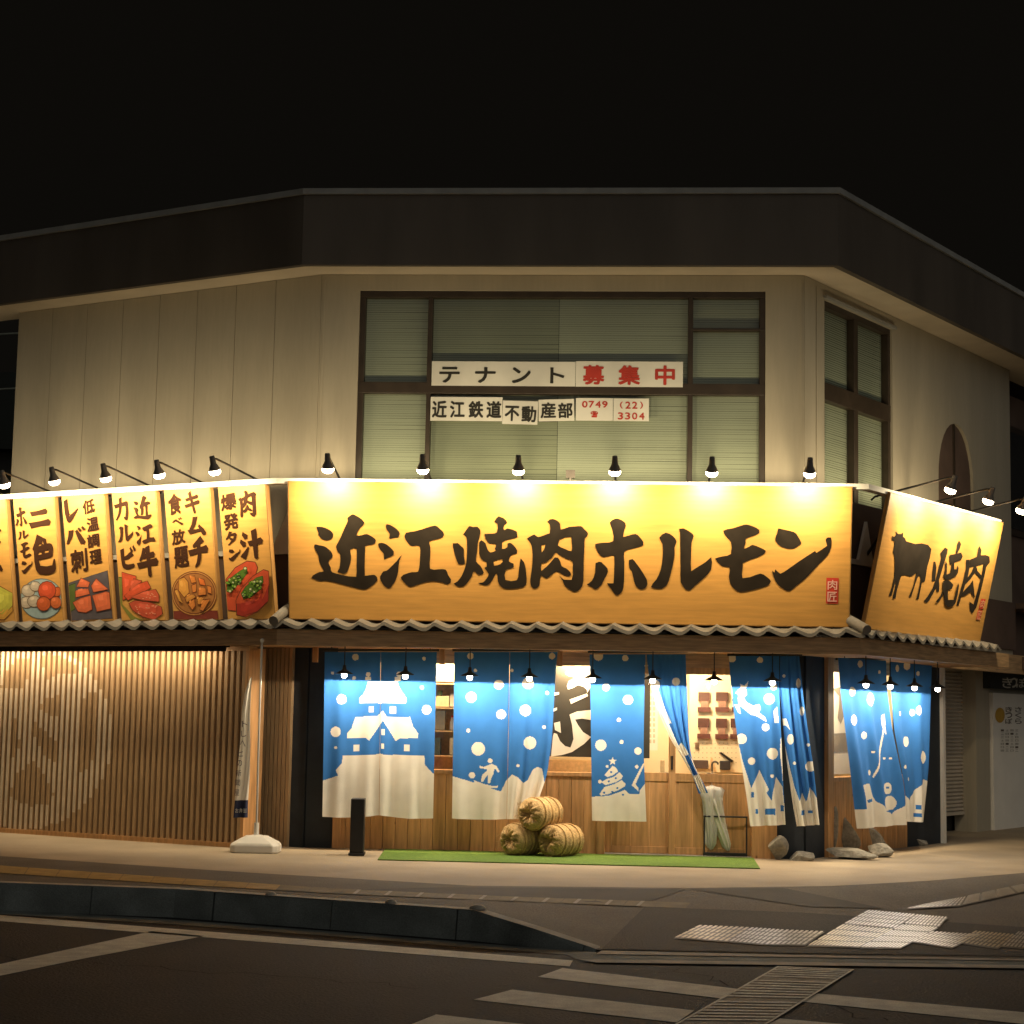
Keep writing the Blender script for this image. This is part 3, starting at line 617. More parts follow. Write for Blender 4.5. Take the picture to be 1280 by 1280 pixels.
fr = MB(); fr.box('l', S0s, S1s, .50, .62, -.01, .055); fr.box('l', S1s - .045, S1s, .28, .605, .056, 2.33); fr.build('frame', M['cedar'], scr)
bkp = MB(); bkp.box('l', S0s, S1s - .047, .46, .49, -.01, 2.33); bkp.build('backing_board', woodmat('backing_wood', (.20, .105, .045), (8, 8, 1), .25), scr)
hdr = MB(); hdr.box('l', S0s, S1s, .45, .61, 2.30, 2.352); hdr.build('head_rail', M['beam'], scr)
scr2 = thing('slat_screen', 'narrow recessed cedar slat strip beside the navy wall', 'screen', tuple(W('l', -.3, .03, 0)))
sm = MB(); a0, a1 = LX(318, 900, 'l', .06)[0], LX(364, 900, 'l', .06)[0]; k_ = 9
for i in range(k_): s0 = a0 + (a1 - a0) * i / k_; slat(sm, 'l', s0 + .012, s0 + .058, .01, .07, -.01, 2.355, False)
sm.build('slats', [M['slat'], M['slatw']], scr2)
nvl = MB(); nvl.box('l', LX(366, 900, 'l', .02)[0], -.003, -.1, .02, -.02, 2.36); nvl.build('navy_wall', M['navy'], bld)
lwall = MB(); lwall.box('l', -5.9, LX(366, 900, 'l', .02)[0] - .002, -.1, .005, -.02, 2.36); lwall.build('left_lower_wall', mat('dark_wood_wall', (.14, .075, .035), .8), bld)

# ------------------------------------------------------------------ sign boards
def board(name, label, cat, k, s0, s1, z0=2.655, z1=4.222, o0=.80, o1=1.14, th=.09, group=None, edge=True):
    t = thing(name, label, cat, tuple(W(k, (s0 + s1) / 2, o0, z0)), group=group)
    BL = W(k, s0, o0, z0); ex = TT[k]; ey = W(k, s0, o1, z1) - BL; ht = np.linalg.norm(ey); ey = ey / ht; nn = np.cross(ex, ey); wd = s1 - s0
    P = lambda a, b, h=0.0: BL + ex * a + ey * b + nn * h
    m_ = MB(); m_.hexa([P(a, b, h) for b in (0, ht) for a, h in ((0, -th), (wd, -th), (wd, -.004), (0, -.004))]); bev(m_.build('frame', M['signedge'], t), .004)
    f_ = MB(); f_.add([P(.012, .012, 0), P(wd - .012, .012, 0), P(wd - .012, ht - .012, 0), P(.012, ht - .012, 0)], [(0, 1, 2, 3)]); f_.build('panel', M['sign'], t)
    t_ = dict(t=t, P=P, wd=wd, ht=ht, BL=BL, ex=ex, ey=ey, nn=nn)
    def px2(u, v):
        X = onp(u, v, BL, nn) - BL; return float(X @ ex), float(X @ ey)
    t_['px'] = px2
    t_['map'] = lambda h: (lambda u, v: (lambda ab: P(ab[0], ab[1], h))(px2(u, v)))
    return t_
GC = {}
def glyph(ch, off=.02):
    if (ch, off) in GC: return GC[(ch, off)]
    c = bpy.data.curves.new('glyph', 'FONT'); c.body = ch; c.offset = off; c.resolution_u = 3
    o = bpy.data.objects.new('glyph', c); COL.objects.link(o); bpy.context.view_layer.update()
    me = bpy.data.meshes.new_from_object(o.evaluated_get(bpy.context.evaluated_depsgraph_get()))
    V = np.array([v.co[:2] for v in me.vertices]); Fc = [tuple(p.vertices) for p in me.polygons]
    bpy.data.objects.remove(o); bpy.data.curves.remove(c); bpy.data.meshes.remove(me)
    if len(V):
        mn = V.min(0); mx = V.max(0); V = (V - (mn + mx) / 2) / np.maximum(mx - mn, 1e-6)
    GC[(ch, off)] = (V, Fc); return GC[(ch, off)]
def put(mb, ch, F, cx, cy, w_, h_, off=.03, shear=0.0, m=0, Fh=None, bold=0.0):
    """glyph fitted to a w x h box centred at (cx, cy) in the frame F(a, b)"""
    V, Fc = glyph(ch, off)
    if len(V) == 0: return
    if not bold:
        mb.add([F(cx + x_ * w_, cy + y_ * h_ + shear * x_ * w_) for x_, y_ in V], Fc, m); return
    w_ *= 1 - bold; h_ *= 1 - bold
    for i, (dx, dy) in enumerate(((-1, -.6), (1, .6), (-.6, 1), (.6, -1), (0, 0))):
        mb.add([Fh(cx + x_ * w_ + dx * bold * w_ * .5, cy + y_ * h_ + shear * x_ * w_ + dy * bold * h_ * .5, .0045 + .0004 * i) for x_, y_ in V], Fc, m)
BRUSH = {'二': [[(.08, .30, .16), (.5, .26, .15), (.88, .20, .19)], [(.0, .82, .20), (.5, .76, .17), (1, .70, .22)]],
 'キ': [[(.08, .34, .12), (.5, .26, .12), (.92, .18, .15)], [(.0, .66, .13), (.5, .56, .13), (1, .46, .16)], [(.36, .0, .17), (.48, .4, .15), (.66, 1, .13)]],
 'ム': [[(.46, .0, .2), (.36, .4, .17), (.12, .82, .15)], [(.10, .84, .2), (.5, .78, .14), (.9, .70, .14)], [(.66, .48, .1), (.82, .72, .18), (.95, .98, .18)]],
 'チ': [[(.72, .02, .2), (.5, .14, .16), (.22, .26, .09)], [(.0, .50, .16), (.5, .42, .14), (1, .36, .2)], [(.52, .2, .16), (.56, .6, .17), (.46, .84, .14), (.28, 1, .06)]],
 'カ': [[(.04, .36, .14), (.5, .28, .13), (.92, .22, .17)], [(.90, .22, .16), (.90, .6, .15), (.82, .96, .16), (.64, .9, .06)], [(.46, .0, .17), (.44, .4, .15), (.30, .75, .12), (.06, 1, .06)]],
 'ヒ': [[(.82, .22, .18), (.5, .40, .15), (.16, .48, .1)], [(.14, .02, .19), (.14, .5, .17), (.2, .86, .18), (.5, .92, .17), (.95, .84, .13)]],
 'レ': [[(.10, .0, .24), (.12, .5, .26), (.24, .90, .26), (.6, .70, .18), (1.05, .38, .06)]],
 'ハ': [[(.30, .1, .2), (.24, .5, .18), (.04, 1, .10)], [(.62, .1, .12), (.78, .5, .2), (.96, .95, .24)]],
 'タ': [[(.42, .0, .18), (.28, .3, .15), (.04, .56, .08)], [(.36, .22, .12), (.62, .18, .14), (.88, .16, .18), (.74, .55, .16), (.2, 1, .07)], [(.36, .46, .12), (.66, .66, .18)]],
 '汁': [[(.14, .1, .10), (.28, .22, .17)], [(.02, .38, .10), (.18, .50, .17)], [(.10, .95, .18), (.2, .84, .14), (.36, .6, .05)], [(.42, .46, .14), (.7, .42, .14), (1, .36, .18)], [(.66, .0, .19), (.69, .5, .17), (.70, 1, .13)]],
 '牛': [[(.36, .06, .15), (.26, .28, .14), (.08, .46, .06)], [(.28, .32, .13), (.6, .28, .13), (.86, .24, .15)], [(.0, .64, .16), (.5, .56, .15), (1, .50, .2)], [(.54, .0, .17), (.56, .5, .15), (.58, 1, .14)]],
 '色': [[(.36, .0, .2), (.24, .16, .15), (.04, .34, .06)], [(.34, .12, .1), (.62, .10, .14), (.48, .28, .12)], [(.16, .36, .14), (.5, .30, .12), (.86, .26, .16), (.82, .52, .13)], [(.5, .32, .11), (.48, .52, .11)], [(.2, .58, .1), (.5, .54, .11), (.80, .50, .12)], [(.17, .36, .15), (.16, .66, .15), (.22, .92, .18), (.6, .95, .17), (.92, .90, .16), (.97, .64, .05)]],
 'べ': [[(.02, .6, .12), (.3, .3, .17), (.6, .6, .16), (.95, .9, .2)], [(.62, .1, .1), (.70, .26, .12)], [(.80, .02, .1), (.88, .18, .12)]]}
for a_, b_ in (('ビ', 'ヒ'), ('バ', 'ハ')): BRUSH[a_] = [[(x_ * .92, .1 + y_ * .9, w_) for x_, y_, w_ in st] for st in BRUSH[b_]] + [[(.70, .04, .09), (.80, .20, .12)], [(.90, -.04, .09), (1, .12, .12)]]
def brush_outline(st):
    P = np.array(st, float); t = np.arange(len(P)); tt = np.linspace(0, len(P) - 1, 6 * (len(P) - 1) + 1)
    X = np.stack([np.interp(tt, t, P[:, i]) for i in range(3)], 1); X[:, 2] *= 1.38
    for _ in range(2): X[1:-1] = (X[:-2] + 2 * X[1:-1] + X[2:]) / 4
    d = np.gradient(X[:, :2], axis=0); d /= np.maximum(np.linalg.norm(d, axis=1)[:, None], 1e-6); nn = np.stack([-d[:, 1], d[:, 0]], 1)
    X[0, :2] -= d[0] * .02
    Lf = X[:, :2] + nn * X[:, 2:3] / 2; Rt = X[:, :2] - nn * X[:, 2:3] / 2
    Rt[0] += -d[0] * X[0, 2] * .30; e = X[-1, :2] + d[-1] * X[-1, 2] * .32
    return [tuple(p) for p in Lf] + [tuple(e)] + [tuple(p) for p in Rt[::-1]]
def put_brush(mb, ch, Fh, cx, cy, w_, h_, m=0):
    if ch in BRUSHP:
        V = np.concatenate([np.array(l) for lp in BRUSHP[ch] for l in lp]); mn, mx = V.min(0), V.max(0)
        for i, lp in enumerate(BRUSHP[ch]):
            mb.poly([[tuple((np.array(p) - (mn + mx) / 2) / (mx - mn)) for p in l] for l in lp], lambda x_, y_, i=i: Fh(cx + x_ * w_, cy - y_ * h_ + .10 * x_ * w_, .0045 + .0005 * i), m)
        return True
    if ch in BRUSH:
        for i, st in enumerate(BRUSH[ch]):
            mb.poly([brush_outline(st)], lambda x_, y_, i=i: Fh(cx + (x_ - .5) * w_, cy - (y_ - .5) * h_, .0045 + .0005 * i), m)
        return True
    return False
BRUSHP = {}
# main sign
B = board('shop_sign', 'very wide orange wooden sign board lettered with seven-syllable yakiniku shop name', 'sign', 'm', -2.584, 3.836)
B['t']['label'] = 'very wide orange wood sign board with bold black brush lettering above the entrance'
S1 = 12.8
LET = [((380, 640), [[[(200, 240), (290, 240), (380, 270), (440, 310), (470, 360), (450, 420), (390, 450), (320, 445), (260, 405), (240, 370), (225, 380), (235, 330), (215, 290)]],
 [[(170, 515), (240, 530), (320, 545), (390, 590), (440, 640), (460, 700), (445, 735), (405, 770), (400, 830), (430, 890), (450, 960), (600, 1003), (720, 1028), (835, 1035), (840, 850), (845, 590), (790, 572), (740, 605), (755, 700), (740, 820), (690, 960), (655, 985), (600, 975), (540, 955), (565, 900), (580, 800), (580, 680), (545, 640), (515, 570), (525, 520), (580, 420), (640, 280), (700, 140), (695, 95), (770, 35), (830, 55), (920, 110), (965, 170), (945, 215), (890, 265), (840, 375), (940, 365), (1000, 350), (1060, 375), (1130, 420), (1150, 460), (1135, 505), (1060, 525), (980, 545), (975, 700), (975, 1020), (1060, 1010), (1130, 1005), (1175, 1050), (1175, 1090), (1120, 1150), (1040, 1210), (980, 1235), (890, 1225), (760, 1190), (600, 1150), (460, 1115), (340, 1095), (270, 1105), (190, 1080), (120, 1045), (180, 990), (250, 960), (320, 945), (280, 870), (245, 780), (230, 690), (190, 620), (165, 560)]]]),
 ((465, 640), [[[(230, 195), (290, 205), (370, 250), (430, 305), (445, 350), (430, 400), (350, 410), (295, 430), (275, 415), (285, 350), (240, 285), (220, 235)]],
 [[(105, 500), (150, 490), (220, 510), (300, 570), (350, 630), (350, 680), (290, 715), (230, 740), (195, 765), (190, 670), (140, 610), (105, 550)]],
 [[(480, 690), (440, 780), (425, 900), (410, 1000), (370, 1110), (330, 1160), (310, 1200), (260, 1215), (190, 1170), (140, 1090), (135, 1030), (180, 950), (240, 935), (320, 860), (400, 780), (450, 710)]],
 [[(520, 380), (545, 330), (700, 305), (860, 255), (1010, 215), (1080, 260), (1140, 320), (1150, 370), (1130, 405), (1050, 430), (920, 470), (935, 560), (935, 700), (930, 905), (1070, 915), (1180, 920), (1220, 1010), (1265, 1080), (1260, 1130), (1210, 1155), (1100, 1120), (980, 1105), (860, 1120), (740, 1155), (640, 1190), (580, 1180), (500, 1110), (460, 1045), (500, 1005), (640, 960), (735, 955), (760, 850), (770, 700), (760, 540), (650, 545), (590, 510), (540, 440)]]]),
 ((560, 640), [[[(75, 500), (155, 495), (210, 545), (255, 590), (255, 700), (270, 830), (175, 840), (130, 750), (100, 640)]],
 [[(240, 360), (270, 320), (340, 225), (400, 240), (470, 235), (520, 300), (505, 400), (480, 500), (465, 650), (450, 790), (520, 860), (575, 970), (555, 995), (490, 1005), (440, 960), (415, 940), (380, 1030), (320, 1120), (260, 1180), (190, 1195), (130, 1175), (90, 1145), (150, 1110), (220, 1020), (270, 900), (295, 800), (305, 650), (305, 500), (295, 400)]],
 [[(740, 155), (810, 65), (890, 95), (950, 170), (900, 215), (895, 290), (950, 260), (1100, 310), (1115, 400), (1000, 430), (870, 480), (865, 590), (950, 560), (950, 500), (990, 490), (1050, 530), (1110, 620), (1100, 660), (1010, 690), (975, 790), (1050, 825), (1055, 880), (1010, 900), (925, 930), (920, 1085), (1100, 1090), (1130, 960), (1150, 800), (1165, 740), (1215, 800), (1245, 900), (1260, 1080), (1250, 1160), (1180, 1205), (1050, 1225), (920, 1225), (850, 1190), (800, 1110), (785, 970), (750, 1010), (710, 1090), (640, 1165), (580, 1165), (470, 1135), (560, 1125), (620, 1060), (650, 990), (585, 895), (620, 870), (615, 800), (560, 775), (510, 710), (500, 600), (505, 480), (535, 450), (600, 500), (630, 590), (680, 645), (770, 615), (750, 590), (770, 515), (700, 505), (640, 490), (600, 420), (580, 350), (700, 345), (785, 320), (790, 190)], [(725, 785), (870, 750), (880, 790), (840, 830), (740, 860)]]]),
 ((650, 640), [[[(110, 425), (180, 380), (235, 360), (290, 400), (400, 365), (475, 340), (475, 200), (435, 155), (480, 115), (550, 115), (625, 160), (645, 220), (650, 280), (780, 240), (880, 230), (980, 225), (1030, 275), (1085, 330), (1080, 380), (1040, 420), (1030, 600), (1020, 800), (1015, 1100), (1000, 1180), (930, 1260), (870, 1275), (780, 1230), (710, 1170), (680, 1090), (620, 1010), (700, 1080), (830, 1085), (845, 900), (840, 790), (740, 745), (620, 680), (575, 640), (520, 720), (450, 780), (400, 815), (340, 825), (345, 940), (430, 870), (520, 770), (560, 725), (610, 730), (650, 810), (670, 870), (740, 900), (810, 970), (815, 1010), (770, 1025), (680, 995), (585, 945), (500, 1010), (420, 1060), (340, 1010), (320, 1080), (310, 1170), (260, 1220), (210, 1220), (170, 1160), (165, 1070), (190, 900), (200, 700), (185, 540), (140, 460)], [(345, 530), (405, 515), (395, 580), (350, 650)], [(630, 440), (820, 395), (830, 520), (825, 625), (720, 590), (605, 530)]]]),
 ((725, 640), [[[(475, 165), (560, 105), (640, 115), (725, 170), (735, 220), (710, 290), (690, 400), (780, 375), (890, 350), (960, 405), (1015, 480), (1010, 530), (950, 555), (850, 580), (710, 630), (710, 800), (705, 1100), (695, 1200), (660, 1290), (600, 1330), (560, 1320), (500, 1230), (430, 1135), (535, 1140), (545, 1000), (545, 690), (500, 690), (380, 720), (310, 680), (270, 610), (245, 510), (380, 490), (530, 465), (520, 300), (490, 210)]],
 [[(250, 815), (300, 795), (340, 800), (440, 900), (450, 950), (400, 1050), (340, 1170), (250, 1235), (180, 1190), (110, 1160), (190, 1100), (240, 970)]],
 [[(785, 765), (840, 750), (900, 820), (980, 930), (1070, 1080), (1080, 1150), (1040, 1220), (980, 1240), (900, 1190), (860, 1090), (830, 950), (785, 890)]]]),
 ((805, 645), [[[(245, 345), (350, 265), (470, 325), (520, 410), (490, 500), (490, 620), (460, 800), (400, 1030), (350, 1120), (280, 1165), (110, 1135), (200, 1010), (270, 850), (300, 650), (295, 450)]],
 [[(560, 205), (630, 195), (740, 255), (795, 320), (765, 420), (755, 600), (755, 880), (850, 820), (980, 740), (1075, 655), (1075, 850), (960, 990), (820, 1110), (740, 1185), (680, 1180), (590, 1060), (585, 800), (580, 500), (575, 260)]]]),
 ((880, 645), [[[(305, 235), (460, 195), (600, 150), (680, 135), (790, 165), (885, 220), (885, 270), (800, 315), (670, 360), (665, 430), (640, 520), (720, 490), (780, 460), (900, 505), (990, 555), (970, 600), (850, 660), (620, 750), (615, 850), (615, 995), (740, 975), (900, 920), (1000, 970), (1070, 1040), (1040, 1100), (900, 1150), (720, 1195), (590, 1215), (500, 1180), (420, 1080), (400, 950), (410, 820), (300, 805), (230, 750), (175, 680), (300, 645), (430, 605), (430, 420), (370, 350)]]]),
 ((955, 660), [[[(230, 5), (300, 20), (480, 65), (540, 130), (600, 245), (540, 290), (480, 325), (400, 330), (270, 295), (200, 230), (180, 170), (210, 80)]],
 [[(130, 680), (165, 710), (180, 660), (210, 690), (260, 730), (380, 660), (520, 560), (700, 440), (820, 365), (840, 395), (1005, 285), (1000, 255), (985, 190), (1020, 150), (1070, 150), (1080, 240), (1060, 340), (1010, 440), (880, 570), (700, 770), (520, 920), (420, 1000), (360, 1000), (260, 940), (190, 860), (150, 770)]]])]
def smoothloop(P):
    out = []; n_ = len(P)
    for i in range(n_):
        p0, p1, p2, p3 = (np.array(P[(i + d) % n_], float) for d in (-1, 0, 1, 2)); d1 = p1 - p0; d2 = p2 - p1
        out.append(tuple(p1))
        c = np.dot(p2 - p1, p3 - p0) ; mid = (-p0 + 9 * p1 + 9 * p2 - p3) / 16
        if np.linalg.norm(mid - (p1 + p2) / 2) < .12 * np.linalg.norm(p2 - p1): out.append(tuple(mid))
    return out
for ch_, (_, polys_) in zip('近江焼肉ホルモ', LET): BRUSHP[ch_] = polys_
BRUSHP['ン'] = LET[7][1]
for (ox, oy), polys in LET:
    m_ = MB()
    for loops in polys:
        L_ = [[(ox + x_ / S1, oy + y_ / S1) for x_, y_ in smoothloop(l)] for l in loops]
        m_.poly(L_, B['map'](.005))
    m_.build('lettering', M['ink'], B['t'])
def seal(B, u0, v0, u1, v1):
    m_ = MB(); m_.add([B['map'](.004)(*p) for p in ((u0, v0), (u1, v0), (u1 - (u1 - u0) * 0, v1), (u0, v1))] if B is not Bs else [B['map'](.004)(*p) for p in u0], [(0, 1, 2, 3)])
    return m_
a0, b0 = B['px'](1032.3, 754.3); a1, b1 = B['px'](1048.3, 722.3)
m_ = MB(); m_.add([B['P'](a0, b0, .004), B['P'](a1, b0, .004), B['P'](a1, b1, .004), B['P'](a0, b1, .004)], [(0, 1, 2, 3)]); so = m_.build('seal', M['red'], B['t'])
m_ = MB(); F = lambda a, b: B['P'](a, b, .008)
put(m_, '肉', F, (a0 + a1) / 2, b0 + (b1 - b0) * .73, (a1 - a0) * .78, (b1 - b0) * .38, .01); put(m_, '匠', F, (a0 + a1) / 2, b0 + (b1 - b0) * .27, (a1 - a0) * .78, (b1 - b0) * .38, .01)
m_.build('seal_lettering', mat('seal_pink', (.85, .5, .42), .7), so)
# right sign
Bs = board('side_sign', 'square orange wood sign with a black bull and brush lettering on the right side', 'sign', 'r', -.11, 3.48, th=.05)
q8 = lambda P: [(1100 + x_ / 8.533, 650 + y_ / 8.533) for x_, y_ in P]
cow = [(150, 225), (125, 215), (125, 170), (150, 180), (170, 155), (165, 120), (190, 148), (220, 148), (245, 130), (240, 175), (265, 195), (275, 225), (370, 255), (440, 248), (510, 265), (545, 310), (530, 400), (500, 500), (485, 600), (475, 655), (445, 665), (425, 760), (410, 845), (382, 845), (405, 760), (420, 690), (430, 620), (422, 590), (400, 605), (370, 690), (330, 820), (305, 815), (350, 700), (375, 600), (385, 560), (350, 590), (320, 600), (270, 585), (225, 590), (205, 650), (180, 740), (160, 840), (130, 835), (160, 720), (172, 640), (150, 700), (120, 810), (92, 805), (125, 710), (150, 600), (155, 450), (150, 380), (135, 340), (150, 270)]
m_ = MB(); m_.poly([q8(cow)], Bs['map'](.005)); m_.build('bull_emblem', M['ink'], Bs['t'])
yk = [[(570, 440), (590, 450), (600, 510), (590, 600), (585, 650), (550, 650), (555, 560)], [(640, 355), (690, 290), (720, 310), (710, 360), (690, 430), (650, 560), (625, 640), (630, 700), (625, 765), (600, 765), (595, 720), (560, 790), (520, 860), (490, 885), (465, 860), (500, 820), (560, 720), (590, 640), (620, 520), (650, 400)],
 [(840, 215), (860, 255), (845, 310), (820, 355), (805, 345), (820, 250)], [(735, 375), (860, 345), (877, 385), (860, 425), (790, 450), (740, 475)], [(690, 430), (710, 470), (705, 580), (745, 560), (760, 460), (785, 455), (785, 525), (810, 525), (820, 485), (832, 510), (825, 560), (800, 600), (745, 625), (700, 640), (670, 600), (690, 520)],
 [(665, 650), (700, 640), (740, 650), (775, 690), (760, 730), (715, 745), (720, 850), (780, 850), (800, 760), (825, 670), (835, 700), (820, 800), (800, 880), (770, 920), (720, 930), (685, 900), (675, 800), (660, 740)], [(665, 740), (660, 810), (610, 880), (585, 870), (640, 800)]]
nk = [[(915, 425), (950, 420), (955, 500), (935, 600), (890, 740), (835, 915), (812, 910), (845, 780), (885, 640), (912, 520)], [(950, 425), (1030, 390), (1045, 300), (1060, 275), (1080, 320), (1072, 375), (1120, 372), (1165, 390), (1168, 450), (1130, 500), (1110, 600), (1060, 800), (1025, 930), (980, 995), (955, 960), (950, 870), (995, 900), (1035, 760), (1085, 560), (1100, 470), (1030, 490), (955, 505)],
 [(1000, 490), (1025, 495), (1035, 540), (1085, 600), (1065, 625), (1010, 560), (960, 630), (900, 690), (915, 630), (970, 560)], [(985, 640), (995, 720), (1008, 830), (985, 805), (965, 765), (900, 805), (860, 815), (880, 765), (950, 690)]]
for ch in (yk, nk):
    m_ = MB()
    for i, P in enumerate(ch): m_.poly([q8(P)], Bs['map'](.004 + .0012 * i))
    m_.build('lettering', M['ink'], Bs['t'])
m_ = MB()
for P in ([(1078, 838), (1125, 845), (1098, 955), (1050, 945)], [(1045, 958), (1092, 965), (1062, 1072), (1020, 1060)]): m_.poly([q8(P)], Bs['map'](.004))
so = m_.build('seal', M['red'], Bs['t']); m_ = MB()
for ch, (u, v) in (('肉', (1088, 895)), ('匠', (1055, 1015))):
    a, b = Bs['px'](1100 + u / 8.533, 650 + v / 8.533); put(m_, ch, lambda x_, y_: Bs['P'](x_, y_, .008), a, b, .13, .11, .008)
m_.build('seal_lettering', mat('seal_orange', (.8, .4, .22), .7), so)

# menu boards
colm = {}
def cm(c):
    if c not in colm: colm[c] = mat('menu_print_%d' % len(colm), c, .6, .12, 12)
    return colm[c]
OUT = (.16, .035, .012)
def shape(loop, c, ol=OUT): return (loop, c, ol)
def circ(cx, cy, rx, ry=None, n=14, ph=0):
    ry = ry or rx; return [(cx + rx * math.cos(2 * math.pi * i / n + ph), cy + ry * math.sin(2 * math.pi * i / n + ph)) for i in range(n)]
BRN = (.10, .04, .012)
RED = (.62, .085, .03); RED2 = (.42, .035, .02); ORG = (.66, .22, .045); GRN = (.18, .34, .03); GRN2 = (.42, .55, .12)
onion = lambda quad, n: [shape(circ(quad[0] + quad[2] * random.uniform(-1, 1), quad[1] + quad[3] * random.uniform(-1, 1), 13, 10, 7), random.choice([GRN, GRN2, (.1, .25, .02), (.6, .65, .3)]), (.05, .12, .01)) for _ in range(n)]
def onions(poly, n):
    xs_ = [p[0] for p in poly]; ys_ = [p[1] for p in poly]; out = []
    while len(out) < n:
        x_, y_ = random.uniform(min(xs_), max(xs_)), random.uniform(min(ys_), max(ys_))
        if pip(np.array([x_]), np.array([y_]), poly)[0]: out.append(shape(circ(x_, y_, random.uniform(13, 20), random.uniform(11, 16), 7, random.random()), random.choice([(.22, .44, .05), GRN2, (.16, .36, .03), (.70, .74, .40)]), (.04, .10, .01)))
    return out
gA = [(160, 950), (190, 890), (270, 830), (330, 800), (335, 850), (290, 910), (200, 1010), (160, 1010)]; gB = [(290, 1020), (330, 960), (420, 885), (475, 870), (480, 920), (440, 1000), (380, 1050), (310, 1070)]
